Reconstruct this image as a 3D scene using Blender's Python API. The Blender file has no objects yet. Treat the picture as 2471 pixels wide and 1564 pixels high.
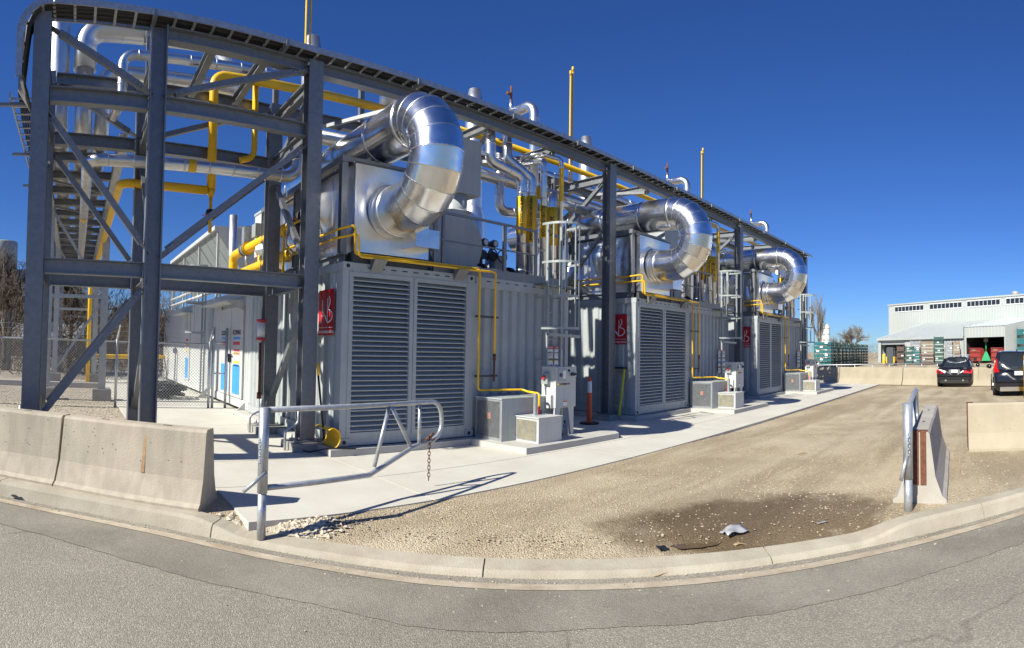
import bpy, math, random
from mathutils import Vector, Matrix, noise
random.seed(7)
sc = bpy.context.scene
col = sc.collection
rad = math.radians
# ------------------------------------------------------------------ camera (a stitched phone panorama: cylindrical)
F, YE, PITCH, ROLL, AZ, EYE = 1400.0, 801.06, 1.859, 0.8656, 43.144, 1.667
W_, H_ = 2471.0, 1564.0
S = 2471 / 2408.0
a_, p_, r_ = rad(AZ), rad(PITCH), rad(ROLL)
cF = Vector((math.sin(a_) * math.cos(p_), math.cos(a_) * math.cos(p_), math.sin(p_)))
R0 = Vector((math.cos(a_), -math.sin(a_), 0)); U0 = R0.cross(cF)
cR = R0 * math.cos(r_) + U0 * math.sin(r_); cU = U0 * math.cos(r_) - R0 * math.sin(r_)
cam_d = bpy.data.cameras.new('camera'); cam = bpy.data.objects.new('camera', cam_d); col.objects.link(cam)
M3 = Matrix((cR, cU, -cF)).transposed()
cam.matrix_world = Matrix.Translation((0, 0, EYE)) @ M3.to_4x4()
cam_d.type = 'PANO'; cam_d.panorama_type = 'CENTRAL_CYLINDRICAL'
cam_d.central_cylindrical_range_u_min = -W_ / 2 / F; cam_d.central_cylindrical_range_u_max = W_ / 2 / F
cam_d.central_cylindrical_range_v_min = -(H_ - YE) / F; cam_d.central_cylindrical_range_v_max = YE / F
cam_d.central_cylindrical_radius = 1.0
cam_d.clip_start = 0.05; cam_d.clip_end = 6000
sc.camera = cam
# ------------------------------------------------------------------ sky and sun
SUN_EL, SUN_DY = 38.0, -0.035
wd = bpy.data.worlds.new('World'); sc.world = wd; wd.use_nodes = True
nt = wd.node_tree; bg = nt.nodes['Background']
sky = nt.nodes.new('ShaderNodeTexSky'); sky.sky_type = 'NISHITA'; sky.sun_disc = False
sky.sun_elevation = rad(SUN_EL); sky.sun_rotation = rad(270 + 2)
sky.altitude = 200; sky.air_density = 1.0; sky.dust_density = 0.0; sky.ozone_density = 2.0
hs = nt.nodes.new('ShaderNodeHueSaturation'); hs.inputs['Saturation'].default_value = 1.12; hs.inputs['Value'].default_value = 1.0
nt.links.new(sky.outputs[0], hs.inputs['Color']); tint = nt.nodes.new('ShaderNodeMix'); tint.data_type = 'RGBA'; tint.blend_type = 'MULTIPLY'; tint.inputs['Factor'].default_value = 1.0; tint.inputs['B'].default_value = (.57, .92, 1.66, 1)
nt.links.new(hs.outputs[0], tint.inputs['A']); nt.links.new(tint.outputs['Result'], bg.inputs[0])
bg.inputs[1].default_value = 0.042
sl = bpy.data.lights.new('sun', 'SUN'); sl.energy = 5.0; sl.angle = rad(0.53); sl.color = (1.0, 0.965, 0.84)
so = bpy.data.objects.new('sun', sl); col.objects.link(so); so.location = (-20, 2, 30)
sd = Vector((math.cos(rad(SUN_EL)), SUN_DY, -math.sin(rad(SUN_EL))))
so.rotation_euler = sd.to_track_quat('-Z', 'Y').to_euler()
sc.view_settings.view_transform = 'Standard'; sc.view_settings.look = 'None'
sc.view_settings.gamma = 1.0; sc.view_settings.use_curve_mapping = False
sc.view_settings.exposure = 0.62
sc.cycles.max_bounces = 8; sc.cycles.use_denoising = True

# ------------------------------------------------------------------ pixel -> place (px in the 2408 x 1524 view of the photograph)
def ray(px, py):
    u = (px * S - W_ / 2) / F; v = (YE - py * S) / F
    return cR * math.sin(u) + cF * math.cos(u) + cU * v
def gz(px, py, z=0.0):
    d = ray(px, py); t = (z - EYE) / d.z; return Vector((d.x * t, d.y * t, z))
def gy(px, py, Y):
    d = ray(px, py); t = Y / d.y; return Vector((d.x * t, Y, EYE + d.z * t))
def gx(px, py, X):
    d = ray(px, py); t = X / d.x; return Vector((X, d.y * t, EYE + d.z * t))
def gr(px, py, r):
    d = ray(px, py); t = r / math.hypot(d.x, d.y); return Vector((d.x * t, d.y * t, EYE + d.z * t))

# ------------------------------------------------------------------ materials
def new_mat(name):
    m = bpy.data.materials.new(name); m.use_nodes = True
    return m, m.node_tree.nodes, m.node_tree.links, m.node_tree.nodes['Principled BSDF']
def mat(name, c, rough=.5, metal=0., var=.12, vs=3., bump=0., bs=40., c2=None, grime=0., spec=.5, aniso=0., streak=None, vst=0.):
    m, N, L, b = new_mat(name)
    tc = N.new('ShaderNodeTexCoord'); src = tc.outputs['Object']
    if streak:
        mp = N.new('ShaderNodeMapping'); mp.inputs['Scale'].default_value = streak; L.new(src, mp.inputs[0]); src = mp.outputs[0]
    n = N.new('ShaderNodeTexNoise'); n.inputs['Scale'].default_value = vs; n.inputs['Detail'].default_value = 8; n.inputs['Roughness'].default_value = .65
    L.new(src, n.inputs['Vector'])
    r = N.new('ShaderNodeValToRGB'); r.color_ramp.elements[0].position = .3; r.color_ramp.elements[1].position = .7
    lo = [x * (1 - var) for x in c] if c2 is None else c2; hi = [min(1, x * (1 + var)) for x in c] if c2 is None else c
    r.color_ramp.elements[0].color = (*lo, 1); r.color_ramp.elements[1].color = (*hi, 1)
    L.new(n.outputs['Fac'], r.inputs[0]); out = r.outputs[0]
    if grime:
        n2 = N.new('ShaderNodeTexNoise'); n2.inputs['Scale'].default_value = .9; n2.inputs['Detail'].default_value = 10; L.new(tc.outputs['Object'], n2.inputs['Vector'])
        rr = N.new('ShaderNodeMapRange'); rr.inputs[1].default_value = .5; rr.inputs[2].default_value = .75; rr.inputs[3].default_value = 0; rr.inputs[4].default_value = grime
        L.new(n2.outputs['Fac'], rr.inputs[0])
        mx = N.new('ShaderNodeMix'); mx.data_type = 'RGBA'; L.new(rr.outputs[0], mx.inputs['Factor']); L.new(out, mx.inputs['A']); mx.inputs['B'].default_value = (*[x * .45 for x in c], 1); out = mx.outputs['Result']
    if vst:
        mv = N.new('ShaderNodeMapping'); mv.inputs['Scale'].default_value = (11, 11, .55); L.new(tc.outputs['Object'], mv.inputs[0])
        n3 = N.new('ShaderNodeTexNoise'); n3.inputs['Scale'].default_value = 1.0; n3.inputs['Detail'].default_value = 5; L.new(mv.outputs[0], n3.inputs['Vector'])
        r3 = N.new('ShaderNodeMapRange'); r3.inputs[1].default_value = .35; r3.inputs[2].default_value = .65; r3.inputs[3].default_value = 1 - vst; r3.inputs[4].default_value = 1.0; L.new(n3.outputs['Fac'], r3.inputs[0])
        m3 = N.new('ShaderNodeMix'); m3.data_type = 'RGBA'; m3.blend_type = 'MULTIPLY'; m3.inputs['Factor'].default_value = 1; L.new(out, m3.inputs['A']); L.new(r3.outputs[0], m3.inputs['B']); out = m3.outputs['Result']
    L.new(out, b.inputs['Base Color'])
    rg = N.new('ShaderNodeMapRange'); rg.inputs[3].default_value = max(.03, rough - .08); rg.inputs[4].default_value = min(1, rough + .08); L.new(n.outputs['Fac'], rg.inputs[0]); L.new(rg.outputs[0], b.inputs['Roughness'])
    b.inputs['Metallic'].default_value = metal; b.inputs['Specular IOR Level'].default_value = spec
    if aniso: b.inputs['Anisotropic'].default_value = aniso
    if bump:
        nb = N.new('ShaderNodeTexNoise'); nb.inputs['Scale'].default_value = bs; nb.inputs['Detail'].default_value = 6; L.new(tc.outputs['Object'], nb.inputs['Vector'])
        bp = N.new('ShaderNodeBump'); bp.inputs['Strength'].default_value = bump; bp.inputs['Distance'].default_value = .02; L.new(nb.outputs['Fac'], bp.inputs['Height']); L.new(bp.outputs[0], b.inputs['Normal'])
    return m
def clad(name, c, rough, bump, bs):
    m = mat(name, c, rough, 1.0, .05, 6., 0)
    N, L = m.node_tree.nodes, m.node_tree.links; b = N['Principled BSDF']
    tc = N.new('ShaderNodeTexCoord'); nb = N.new('ShaderNodeTexNoise'); nb.inputs['Scale'].default_value = bs; nb.inputs['Detail'].default_value = 2; L.new(tc.outputs['Object'], nb.inputs['Vector'])
    bp = N.new('ShaderNodeBump'); bp.inputs['Strength'].default_value = bump; bp.inputs['Distance'].default_value = .05; L.new(nb.outputs['Fac'], bp.inputs['Height']); L.new(bp.outputs[0], b.inputs['Normal'])
    return m
M = {}
M['galv'] = mat('galvanised_steel', (.225, .235, .25), .45, .55, .13, 12., .05, 60)
M['galv_light'] = mat('bright_galvanised', (.46, .48, .5), .38, .6, .18, 14., .04, 60)
M['rail_grey'] = mat('grey_rail_paint', (.34, .37, .37), .45, .2, .1, 8)
M['dark_steel'] = mat('dark_steel', (.07, .08, .09), .5, .3, .2, 8)
M['alu'] = clad('aluminium_cladding', (.82, .82, .83), .22, .17, 2.8)
M['alu_case'] = clad('aluminium_casing', (.78, .78, .78), .30, .3, 1.6)
M['alu_pipe'] = clad('aluminium_jacket', (.72, .72, .73), .33, .12, 7.)
M['alu_dull'] = clad('dull_aluminium', (.70, .70, .71), .42, .1, 5.)
M['grey_paint'] = mat('grey_container_paint', (.405, .435, .437), .42, 0, .08, 2., .03, 12, grime=.22, vst=.1)
M['white_paint'] = mat('white_container_paint', (.54, .55, .54), .4, 0, .06, 2., .02, 30, grime=.15, vst=.1)
M['louvre'] = mat('louvre_paint', (.35, .385, .395), .4, .15, .08, 5)
M['dark_void'] = mat('unlit_depth', (.02, .022, .025), .8)  # near-black colour standing in for unlit depth
M['yellow'] = mat('yellow_paint', (.80, .47, .012), .35, 0, .08, 5, grime=.1)
M['red'] = mat('red_panel', (.45, .008, .015), .4, 0, .06, 4)
M['white'] = mat('white_vinyl', (.8, .8, .8), .45, 0, .04)
M['blue'] = mat('blue_vinyl', (.06, .30, .68), .4, 0, .08)
M['black'] = mat('black_rubber', (.015, .015, .017), .55, 0, .2)
M['orange'] = mat('orange_plastic', (.78, .10, .02), .45, 0, .08)
M['signred'] = mat('sign_red', (.6, .05, .06), .5); M['signyel'] = mat('sign_yellow', (.72, .58, .04), .5); M['signorg'] = mat('sign_orange', (.7, .2, .05), .5); M['signblue'] = mat('sign_blue', (.05, .2, .5), .5)
M['rust'] = mat('rusty_steel', (.16, .065, .035), .85, .2, .4, 25, .3, 90)
M['barrier'] = mat('barrier_concrete', (.50, .44, .345), .85, 0, .16, 2.2, .2, 60, c2=(.42, .36, .28), grime=.3, vst=.16)
M['barrier_cream'] = mat('barrier_cream_concrete', (.405, .355, .265), .85, 0, .16, 2.2, .2, 60, c2=(.335, .285, .205), grime=.22)
M['barrier_grey'] = mat('barrier_grey_concrete', (.45, .42, .37), .85, 0, .16, 2.0, .2, 60, c2=(.33, .30, .26), grime=.2)
M['kerb'] = mat('kerb_concrete', (.46, .415, .33), .9, 0, .15, 3., .3, 70, c2=(.34, .295, .225), grime=.3)
M['gutter'] = mat('gutter_concrete', (.56, .49, .38), .9, 0, .2, 3.5, .25, 70, c2=(.33, .255, .175))
M['slab'] = mat('slab_concrete', (.59, .57, .505), .85, 0, .08, 1.1, .08, 60, c2=(.51, .475, .415), grime=.1)
M['pad'] = mat('pad_concrete', (.50, .485, .45), .88, 0, .1, 1.5, .1, 50, c2=(.40, .385, .35))
M['plinth'] = mat('plinth_concrete', (.30, .29, .27), .9, 0, .15, 4, .2, 40)
M['stone'] = mat('stone_pale', (.50, .43, .33), .85, 0, .35, 13)
M['wood_crate'] = mat('teal_crate', (.010, .115, .125), .5, .1, .25, .7)
M['green_crate'] = mat('green_crate', (.03, .09, .075), .55, .1, .3, .7)
M['tan_crate'] = mat('tan_crate', (.25, .19, .13), .7, 0, .3, 2)
M['brown_crate'] = mat('brown_crate', (.10, .06, .045), .6, 0, .3, 2)
M['grey_crate'] = mat('grey_crate', (.24, .255, .28), .6, 0, .3, 2)
M['ware'] = mat('white_ribbed_cladding', (.41, .435, .42), .6, 0, .04, .2)
M['ware_roof'] = mat('pale_roof_sheet', (.56, .60, .60), .6, 0, .05, .2)
M['glass_dark'] = mat('dark_glass', (.02, .025, .03), .08, 0, .1, 2, spec=.8)
M['bin_red'] = mat('red_dumpster', (.30, .045, .04), .6, 0, .25, 2, grime=.3)
M['funnel_green'] = mat('green_funnel', (.02, .33, .13), .5)
M['car_black'] = mat('black_car_paint', (.012, .013, .018), .12, .1, .05, 2, spec=.8)
M['car_white'] = mat('white_car_paint', (.75, .76, .78), .2, 0, .03, 2)
M['tail_red'] = mat('tail_lamp_red', (.55, .01, .015), .15)
M['chrome'] = mat('chrome', (.8, .8, .82), .1, 1.0, .02)
M['tyre'] = mat('tyre_rubber', (.018, .018, .018), .8)
M['bark'] = mat('grey_bark', (.15, .12, .095), .9, 0, .3, 6)
M['bark_pale'] = mat('pale_bark', (.26, .235, .20), .9, 0, .25, 6)
M['ever'] = mat('evergreen_needles', (.035, .04, .022), .8, 0, .4, 3)
M['bush'] = mat('dry_brush', (.115, .09, .067), .9, 0, .4, 3)
M['roof_grey'] = mat('grey_shingle', (.26, .27, .3), .85, 0, .15, 2)
M['tank'] = mat('tank_paint', (.34, .35, .33), .5, .1, .08, .6)
M['grassy'] = mat('dull_grass', (.12, .11, .05), .95, 0, .35, 1.2, .3, 20)
M['plastic_film'] = mat('clear_film', (.36, .36, .37), .25, 0, .1, 6)
M['cardboard'] = mat('cardboard', (.40, .28, .16), .9)

# gravel / dirt ground
def ground_mat():
    m, N, L, b = new_mat('gravel_ground')
    tc = N.new('ShaderNodeTexCoord'); P = tc.outputs['Object']
    def nz(scale, det=6, rough=.6, vec=P):
        n = N.new('ShaderNodeTexNoise'); n.inputs['Scale'].default_value = scale; n.inputs['Detail'].default_value = det; n.inputs['Roughness'].default_value = rough; L.new(vec, n.inputs['Vector']); return n.outputs['Fac']
    def ramp(f, stops):
        r = N.new('ShaderNodeValToRGB'); e = r.color_ramp.elements
        e[0].position, e[0].color = stops[0][0], (*stops[0][1], 1); e[1].position, e[1].color = stops[-1][0], (*stops[-1][1], 1)
        for p, c in stops[1:-1]: k = e.new(p); k.color = (*c, 1)
        L.new(f, r.inputs[0]); return r.outputs[0]
    def mix(f, A, B, bt='MIX'):
        x = N.new('ShaderNodeMix'); x.data_type = 'RGBA'; x.blend_type = bt
        (L.new(f, x.inputs['Factor']) if not isinstance(f, float) else setattr(x.inputs['Factor'], 'default_value', f))
        L.new(A, x.inputs['A']); (L.new(B, x.inputs['B']) if not isinstance(B, tuple) else setattr(x.inputs['B'], 'default_value', (*B, 1))); return x.outputs['Result']
    base = ramp(nz(.55, 9, .62), [(.30, (.32, .25, .165)), (.5, (.45, .375, .262)), (.70, (.55, .475, .35))])
    # tyre-worn tracks running along the drive
    mp = N.new('ShaderNodeMapping'); mp.inputs['Scale'].default_value = (.16, 1.1, 1); mp.inputs['Rotation'].default_value = (0, 0, rad(-8)); L.new(P, mp.inputs[0])
    tr = ramp(nz(1.0, 6, .6, mp.outputs[0]), [(.47, (0, 0, 0)), (.62, (.85, .85, .85))])
    base = mix(tr, base, (.315, .25, .165))
    v = N.new('ShaderNodeTexVoronoi'); v.inputs['Scale'].default_value = 60; L.new(P, v.inputs['Vector'])
    v2 = N.new('ShaderNodeTexVoronoi'); v2.inputs['Scale'].default_value = 130; L.new(P, v2.inputs['Vector'])
    peb = ramp(v.outputs['Color'], [(.0, (.62, .58, .52)), (.6, (1, 1, 1)), (1., (1.4, 1.38, 1.3))])
    peb2 = ramp(v2.outputs['Color'], [(.0, (.8, .78, .76)), (.6, (1, 1, 1)), (1., (1.3, 1.3, 1.27))])
    stony = ramp(nz(.9, 5), [(.42, (0, 0, 0)), (.62, (1, 1, 1))])
    c2 = mix(1.0, base, peb2, 'MULTIPLY'); c3 = mix(1.0, c2, peb, 'MULTIPLY'); base = mix(stony, c2, c3)
    # wet dirt behind the dropped kerb
    mp2 = N.new('ShaderNodeMapping'); mp2.vector_type = 'TEXTURE'; mp2.inputs['Location'].default_value = (5.5, 2.22, 0); mp2.inputs['Rotation'].default_value = (0, 0, rad(-43)); mp2.inputs['Scale'].default_value = (1.6, .92, 1); L.new(P, mp2.inputs[0])
    ln = N.new('ShaderNodeVectorMath'); ln.operation = 'LENGTH'; L.new(mp2.outputs[0], ln.inputs[0])
    ad = N.new('ShaderNodeMath'); ad.operation = 'ADD'; wob = N.new('ShaderNodeMath'); wob.operation = 'MULTIPLY'; wob.inputs[1].default_value = 1.15; L.new(nz(1.9, 8, .65), wob.inputs[0]); L.new(ln.outputs['Value'], ad.inputs[0]); L.new(wob.outputs[0], ad.inputs[1])
    wet = N.new('ShaderNodeMapRange'); wet.inputs[1].default_value = 1.68; wet.inputs[2].default_value = 1.28; wet.inputs[3].default_value = 0; wet.inputs[4].default_value = 1; L.new(ad.outputs[0], wet.inputs[0])
    wetc = N.new('ShaderNodeMath'); wetc.operation = 'MULTIPLY'; wetc.inputs[1].default_value = .93; L.new(wet.outputs[0], wetc.inputs[0])
    dark = mix(1.0, base, (.38, .32, .235), 'MULTIPLY')
    base = mix(wetc.outputs[0], base, dark)
    L.new(base, b.inputs['Base Color'])
    rr = N.new('ShaderNodeMapRange'); rr.inputs[3].default_value = .95; rr.inputs[4].default_value = .55; L.new(wet.outputs[0], rr.inputs[0]); L.new(rr.outputs[0], b.inputs['Roughness'])
    h1 = N.new('ShaderNodeMath'); h1.operation = 'ADD'; L.new(v.outputs['Distance'], h1.inputs[0]); L.new(nz(25, 5), h1.inputs[1])
    bp = N.new('ShaderNodeBump'); bp.inputs['Strength'].default_value = .55; bp.inputs['Distance'].default_value = .03; bp.invert = True; L.new(h1.outputs[0], bp.inputs['Height']); L.new(bp.outputs[0], b.inputs['Normal'])
    return m
M['gravel'] = ground_mat()
def asphalt_mat(name, c, speck, amount, lo=.8, ns=.8, crack=.35):
    m, N, L, b = new_mat(name)
    tc = N.new('ShaderNodeTexCoord'); P = tc.outputs['Object']
    n = N.new('ShaderNodeTexNoise'); n.inputs['Scale'].default_value = .8; n.inputs['Detail'].default_value = 9; n.inputs['Roughness'].default_value = .65; L.new(P, n.inputs['Vector'])
    r = N.new('ShaderNodeValToRGB'); r.color_ramp.elements[0].position = .32; r.color_ramp.elements[1].position = .7
    r.color_ramp.elements[0].position = .36; r.color_ramp.elements[1].position = .66
    r.color_ramp.elements[0].color = (*[x * lo for x in c], 1); r.color_ramp.elements[1].color = (*[x * 1.12 for x in c], 1); L.new(n.outputs['Fac'], r.inputs[0])
    n.inputs['Scale'].default_value = ns
    ck = N.new('ShaderNodeTexVoronoi'); ck.feature = 'DISTANCE_TO_EDGE'; ck.inputs['Scale'].default_value = .42
    wn = N.new('ShaderNodeTexNoise'); wn.inputs['Scale'].default_value = 2.2; wn.inputs['Detail'].default_value = 8; L.new(P, wn.inputs['Vector'])
    wv = N.new('ShaderNodeMix'); wv.data_type = 'VECTOR'; wv.inputs['Factor'].default_value = .28; L.new(P, wv.inputs['A']); L.new(wn.outputs['Color'], wv.inputs['B']); L.new(wv.outputs['Result'], ck.inputs['Vector'])
    cr_ = N.new('ShaderNodeMapRange'); cr_.inputs[1].default_value = .0015; cr_.inputs[2].default_value = .006; cr_.inputs[3].default_value = 1 - crack; cr_.inputs[4].default_value = 1; L.new(ck.outputs['Distance'], cr_.inputs[0])
    v = N.new('ShaderNodeTexVoronoi'); v.inputs['Scale'].default_value = 130; L.new(P, v.inputs['Vector'])
    r2 = N.new('ShaderNodeValToRGB'); e = r2.color_ramp.elements; e[0].position = .15; e[0].color = (.74, .73, .72, 1); e[1].position = .95; e[1].color = (speck, speck, speck * .97, 1); k = e.new(.6); k.color = (1, 1, 1, 1); L.new(v.outputs['Color'], r2.inputs[0])
    mx = N.new('ShaderNodeMix'); mx.data_type = 'RGBA'; mx.blend_type = 'MULTIPLY'; mx.inputs['Factor'].default_value = amount; L.new(r.outputs[0], mx.inputs['A']); L.new(r2.outputs[0], mx.inputs['B'])
    mk = N.new('ShaderNodeMix'); mk.data_type = 'RGBA'; mk.blend_type = 'MULTIPLY'; mk.inputs['Factor'].default_value = 1; L.new(mx.outputs['Result'], mk.inputs['A']); L.new(cr_.outputs[0], mk.inputs['B'])
    L.new(mk.outputs['Result'], b.inputs['Base Color']); b.inputs['Roughness'].default_value = .9
    bp = N.new('ShaderNodeBump'); bp.inputs['Strength'].default_value = .5; bp.inputs['Distance'].default_value = .012; bp.invert = True; L.new(v.outputs['Distance'], bp.inputs['Height']); L.new(bp.outputs[0], b.inputs['Normal'])
    return m
M['asphalt'] = asphalt_mat('old_asphalt', (.285, .256, .208), 1.65, 1.0, .86, .5, .22)
M['asphalt_new'] = asphalt_mat('patched_asphalt', (.285, .257, .21), 1.35, .8, .70, .8, 0)
M['puddle'] = mat('puddle_water', (.12, .08, .045), .08, 0, .2, 3, spec=.6)

# ------------------------------------------------------------------ mesh builder
ORG = {}; CH = {}
class MB:
    def __init__(s): s.v, s.f, s.sm = [], [], []
    def add(s, vs, fs, smooth=False):
        o = len(s.v); s.v += [Vector(v) for v in vs]; s.f += [[i + o for i in f] for f in fs]; s.sm += [smooth] * len(fs); return s
    def box(s, lo, hi):
        x0, y0, z0 = lo; x1, y1, z1 = hi
        return s.add([(x0, y0, z0), (x1, y0, z0), (x1, y1, z0), (x0, y1, z0), (x0, y0, z1), (x1, y0, z1), (x1, y1, z1), (x0, y1, z1)],
                     [(0, 3, 2, 1), (4, 5, 6, 7), (0, 1, 5, 4), (1, 2, 6, 5), (2, 3, 7, 6), (3, 0, 4, 7)])
    def bar(s, p, q, w, h, up=(0, 0, 1)):
        p, q = Vector(p), Vector(q); d = (q - p).normalized(); up = Vector(up)
        x = d.cross(up)
        if x.length < 1e-4: x = d.cross(Vector((1, 0, 0)))
        x.normalize(); y = x.cross(d); x *= w / 2; y *= h / 2
        return s.add([p - x - y, p + x - y, p + x + y, p - x + y, q - x - y, q + x - y, q + x + y, q - x + y],
                     [(0, 1, 2, 3), (4, 7, 6, 5), (0, 4, 5, 1), (1, 5, 6, 2), (2, 6, 7, 3), (3, 7, 4, 0)])
    def ibeam(s, p, q, d, w, tf=.022, tw=.014, up=(0, 0, 1)):
        p, q, up = Vector(p), Vector(q), Vector(up); ax = (q - p).normalized(); sx = ax.cross(up).normalized(); u2 = sx.cross(ax)
        for sg in (1, -1): s.bar(p + u2 * sg * (d - tf) / 2, q + u2 * sg * (d - tf) / 2, w, tf, u2)
        return s.bar(p, q, tw, d - 2 * tf - .002, u2)
    def cyl(s, p, q, r0, r1=None, n=16, caps=True, smooth=True):
        p, q = Vector(p), Vector(q); r1 = r0 if r1 is None else r1; d = (q - p).normalized()
        x = d.orthogonal().normalized(); y = d.cross(x); o = len(s.v)
        vs = []
        for c, r in ((p, r0), (q, r1)):
            for i in range(n): a = 2 * math.pi * i / n; vs.append(c + x * (r * math.cos(a)) + y * (r * math.sin(a)))
        s.add(vs, [(i, (i + 1) % n, n + (i + 1) % n, n + i) for i in range(n)], smooth)
        if caps:
            s.f += [[o + i for i in range(n - 1, -1, -1)], [o + n + i for i in range(n)]]; s.sm += [False, False]
        return s
    def tube(s, pts, r, n=10, caps=True, rs=None):
        pts = [Vector(p) for p in pts]; o = len(s.v); m = len(pts)
        t0 = (pts[1] - pts[0]).normalized(); x = t0.orthogonal().normalized()
        for k, p in enumerate(pts):
            t = (pts[min(k + 1, m - 1)] - pts[max(k - 1, 0)]).normalized()
            x = (x - t * x.dot(t)); x = x.normalized() if x.length > 1e-6 else t.orthogonal().normalized(); y = t.cross(x)
            # keep the section true on mitres
            rr = rs[k] if rs else r
            for i in range(n): a = 2 * math.pi * i / n; s.v.append(p + x * (rr * math.cos(a)) + y * (rr * math.sin(a)))
        for k in range(m - 1):
            for i in range(n): s.f.append([o + k * n + i, o + k * n + (i + 1) % n, o + (k + 1) * n + (i + 1) % n, o + (k + 1) * n + i]); s.sm.append(True)
        if caps:
            s.f += [[o + i for i in range(n - 1, -1, -1)], [o + (m - 1) * n + i for i in range(n)]]; s.sm += [False, False]
        return s
    def prism(s, poly, ax, h0, h1):   # poly: 2-D outline; ax: function (a, b, h) -> point
        n = len(poly)
        return s.add([ax(a, b, h0) for a, b in poly] + [ax(a, b, h1) for a, b in poly],
                     [list(range(n - 1, -1, -1)), list(range(n, 2 * n))] + [(i, (i + 1) % n, n + (i + 1) % n, n + i) for i in range(n)])
    def lathe(s, prof, c, n=20, ax='z'):
        c = Vector(c); o = len(s.v); m = len(prof)
        for r, z in prof:
            for i in range(n):
                a = 2 * math.pi * i / n
                s.v.append(c + (Vector((r * math.cos(a), r * math.sin(a), z)) if ax == 'z' else Vector((r * math.cos(a), z, r * math.sin(a)))))
        for k in range(m - 1):
            for i in range(n): s.f.append([o + k * n + i, o + k * n + (i + 1) % n, o + (k + 1) * n + (i + 1) % n, o + (k + 1) * n + i]); s.sm.append(True)
        return s
    def mesh(s, name, mt, org=(0, 0, 0)):
        org = Vector(org); me = bpy.data.meshes.new(name)
        me.from_pydata([tuple(v - org) for v in s.v], [], s.f)
        me.polygons.foreach_set('use_smooth', s.sm); me.materials.append(M[mt] if isinstance(mt, str) else mt); me.update(); return me
    def build(s, name, mt, parent=None, org=None, kind=None):
        if parent is not None: o0 = ORG[parent]
        else: o0 = Vector(org) if org is not None else Vector((0, 0, 0))
        ob = bpy.data.objects.new(name, s.mesh(name, mt, o0)); col.objects.link(ob)
        if parent is not None: ob.parent = parent
        else: ob.location = o0
        ORG[ob] = o0; CH.setdefault(parent, []).append(ob)
        if kind: ob['kind'] = kind
        return ob
def inst(name, me, pos, parent=None, rot=None):
    ob = bpy.data.objects.new(name, me); col.objects.link(ob); pos = Vector(pos)
    if parent is not None: ob.parent = parent; ob.location = pos - ORG[parent]
    else: ob.location = pos
    if rot is not None: ob.rotation_euler = rot
    ORG[ob] = pos; CH.setdefault(parent, []).append(ob)
    return ob
def tag(o, label, cat, group=None):
    o['label'] = label; o['category'] = cat
    if group: o['group'] = group
    return o
def thing(name, loc, label, cat, group=None):
    o = bpy.data.objects.new(name, None); col.objects.link(o); o.location = loc; o.empty_display_size = .2; ORG[o] = Vector(loc)
    return tag(o, label, cat, group)
def copy_tree(o, delta=(0, 0, 0), label=None, parent=None):
    c = o.copy(); col.objects.link(c); c.parent = parent
    if parent is None: c.location = o.location + Vector(delta)
    ORG[c] = ORG.get(o, Vector((0, 0, 0))) + Vector(delta)
    if label: c['label'] = label
    CH.setdefault(parent, []).append(c)
    for ch in list(CH.get(o, [])): copy_tree(ch, delta, None, c)
    return c
def fillet(pts, R, k=6):
    pts = [Vector(p) for p in pts]; out = [pts[0]]
    for a, b, c in zip(pts, pts[1:], pts[2:]):
        d1, d2 = (a - b).normalized(), (c - b).normalized(); ang = d1.angle(d2)
        if ang > math.pi - .02: out.append(b); continue
        L = min(R / math.tan(ang / 2), (a - b).length * .48, (c - b).length * .48); rr = L * math.tan(ang / 2)
        cen = b + (d1 + d2).normalized() * (rr / math.sin(ang / 2)); p, q = b + d1 * L, b + d2 * L
        u, w = p - cen, q - cen; th = u.angle(w)
        for i in range(k + 1):
            t = i / k; out.append(cen + (u * math.sin((1 - t) * th) + w * math.sin(t * th)) / math.sin(th))
    out.append(pts[-1]); return out
RING = {}
def ring(r, w, mt, n=16):
    key = (round(r, 4), w, mt)
    if key not in RING: RING[key] = MB().cyl((0, 0, -w / 2), (0, 0, w / 2), r, None, n, True).mesh('band', mt)
    return RING[key]
def rot_to(d): return Vector(d).to_track_quat('Z', 'Y').to_euler()
def pipe(name, pts, r, mt, label=None, cat='pipe', group=None, R=None, n=14, step=.9, band='alu_dull', parent=None, part='pipe_run'):
    path = fillet(pts, R or r * 2.4)
    if parent is None: t = thing(name, pts[0], label, cat, group)
    else: t = parent
    MB().tube(path, r, n).build(part, mt, t)
    if step:
        for a, b in zip(pts, pts[1:]):
            a, b = Vector(a), Vector(b); L = (b - a).length; k = int((L - r * 5) / step)
            for i in range(k + 1):
                if L < r * 7: break
                p = a + (b - a) * ((r * 3.2 + (L - r * 6.4) * (i / max(k, 1))) / L)
                inst('band', ring(r + .004, .03, band), p, t, rot_to(b - a))
    return t
def text_part(body, parent, pos, size, normal, up, mt, depth=.003, name='lettering', align='CENTER', stretch=1.0, bold=0.):
    cu = bpy.data.curves.new('t', 'FONT'); cu.body = body; cu.size = size; cu.extrude = depth; cu.offset = bold; cu.align_x = align; cu.align_y = 'CENTER'
    tmp = bpy.data.objects.new('t', cu); col.objects.link(tmp)
    me = bpy.data.meshes.new_from_object(tmp.evaluated_get(bpy.context.evaluated_depsgraph_get()))
    bpy.data.objects.remove(tmp); bpy.data.curves.remove(cu)
    me.name = name; me.materials.clear(); me.materials.append(M[mt])
    z = Vector(normal).normalized(); y = Vector(up).normalized(); x = y.cross(z)
    for v in me.vertices: v.co = x * v.co.x * stretch + y * v.co.y + z * v.co.z
    return inst(name, me, pos, parent)
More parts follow.
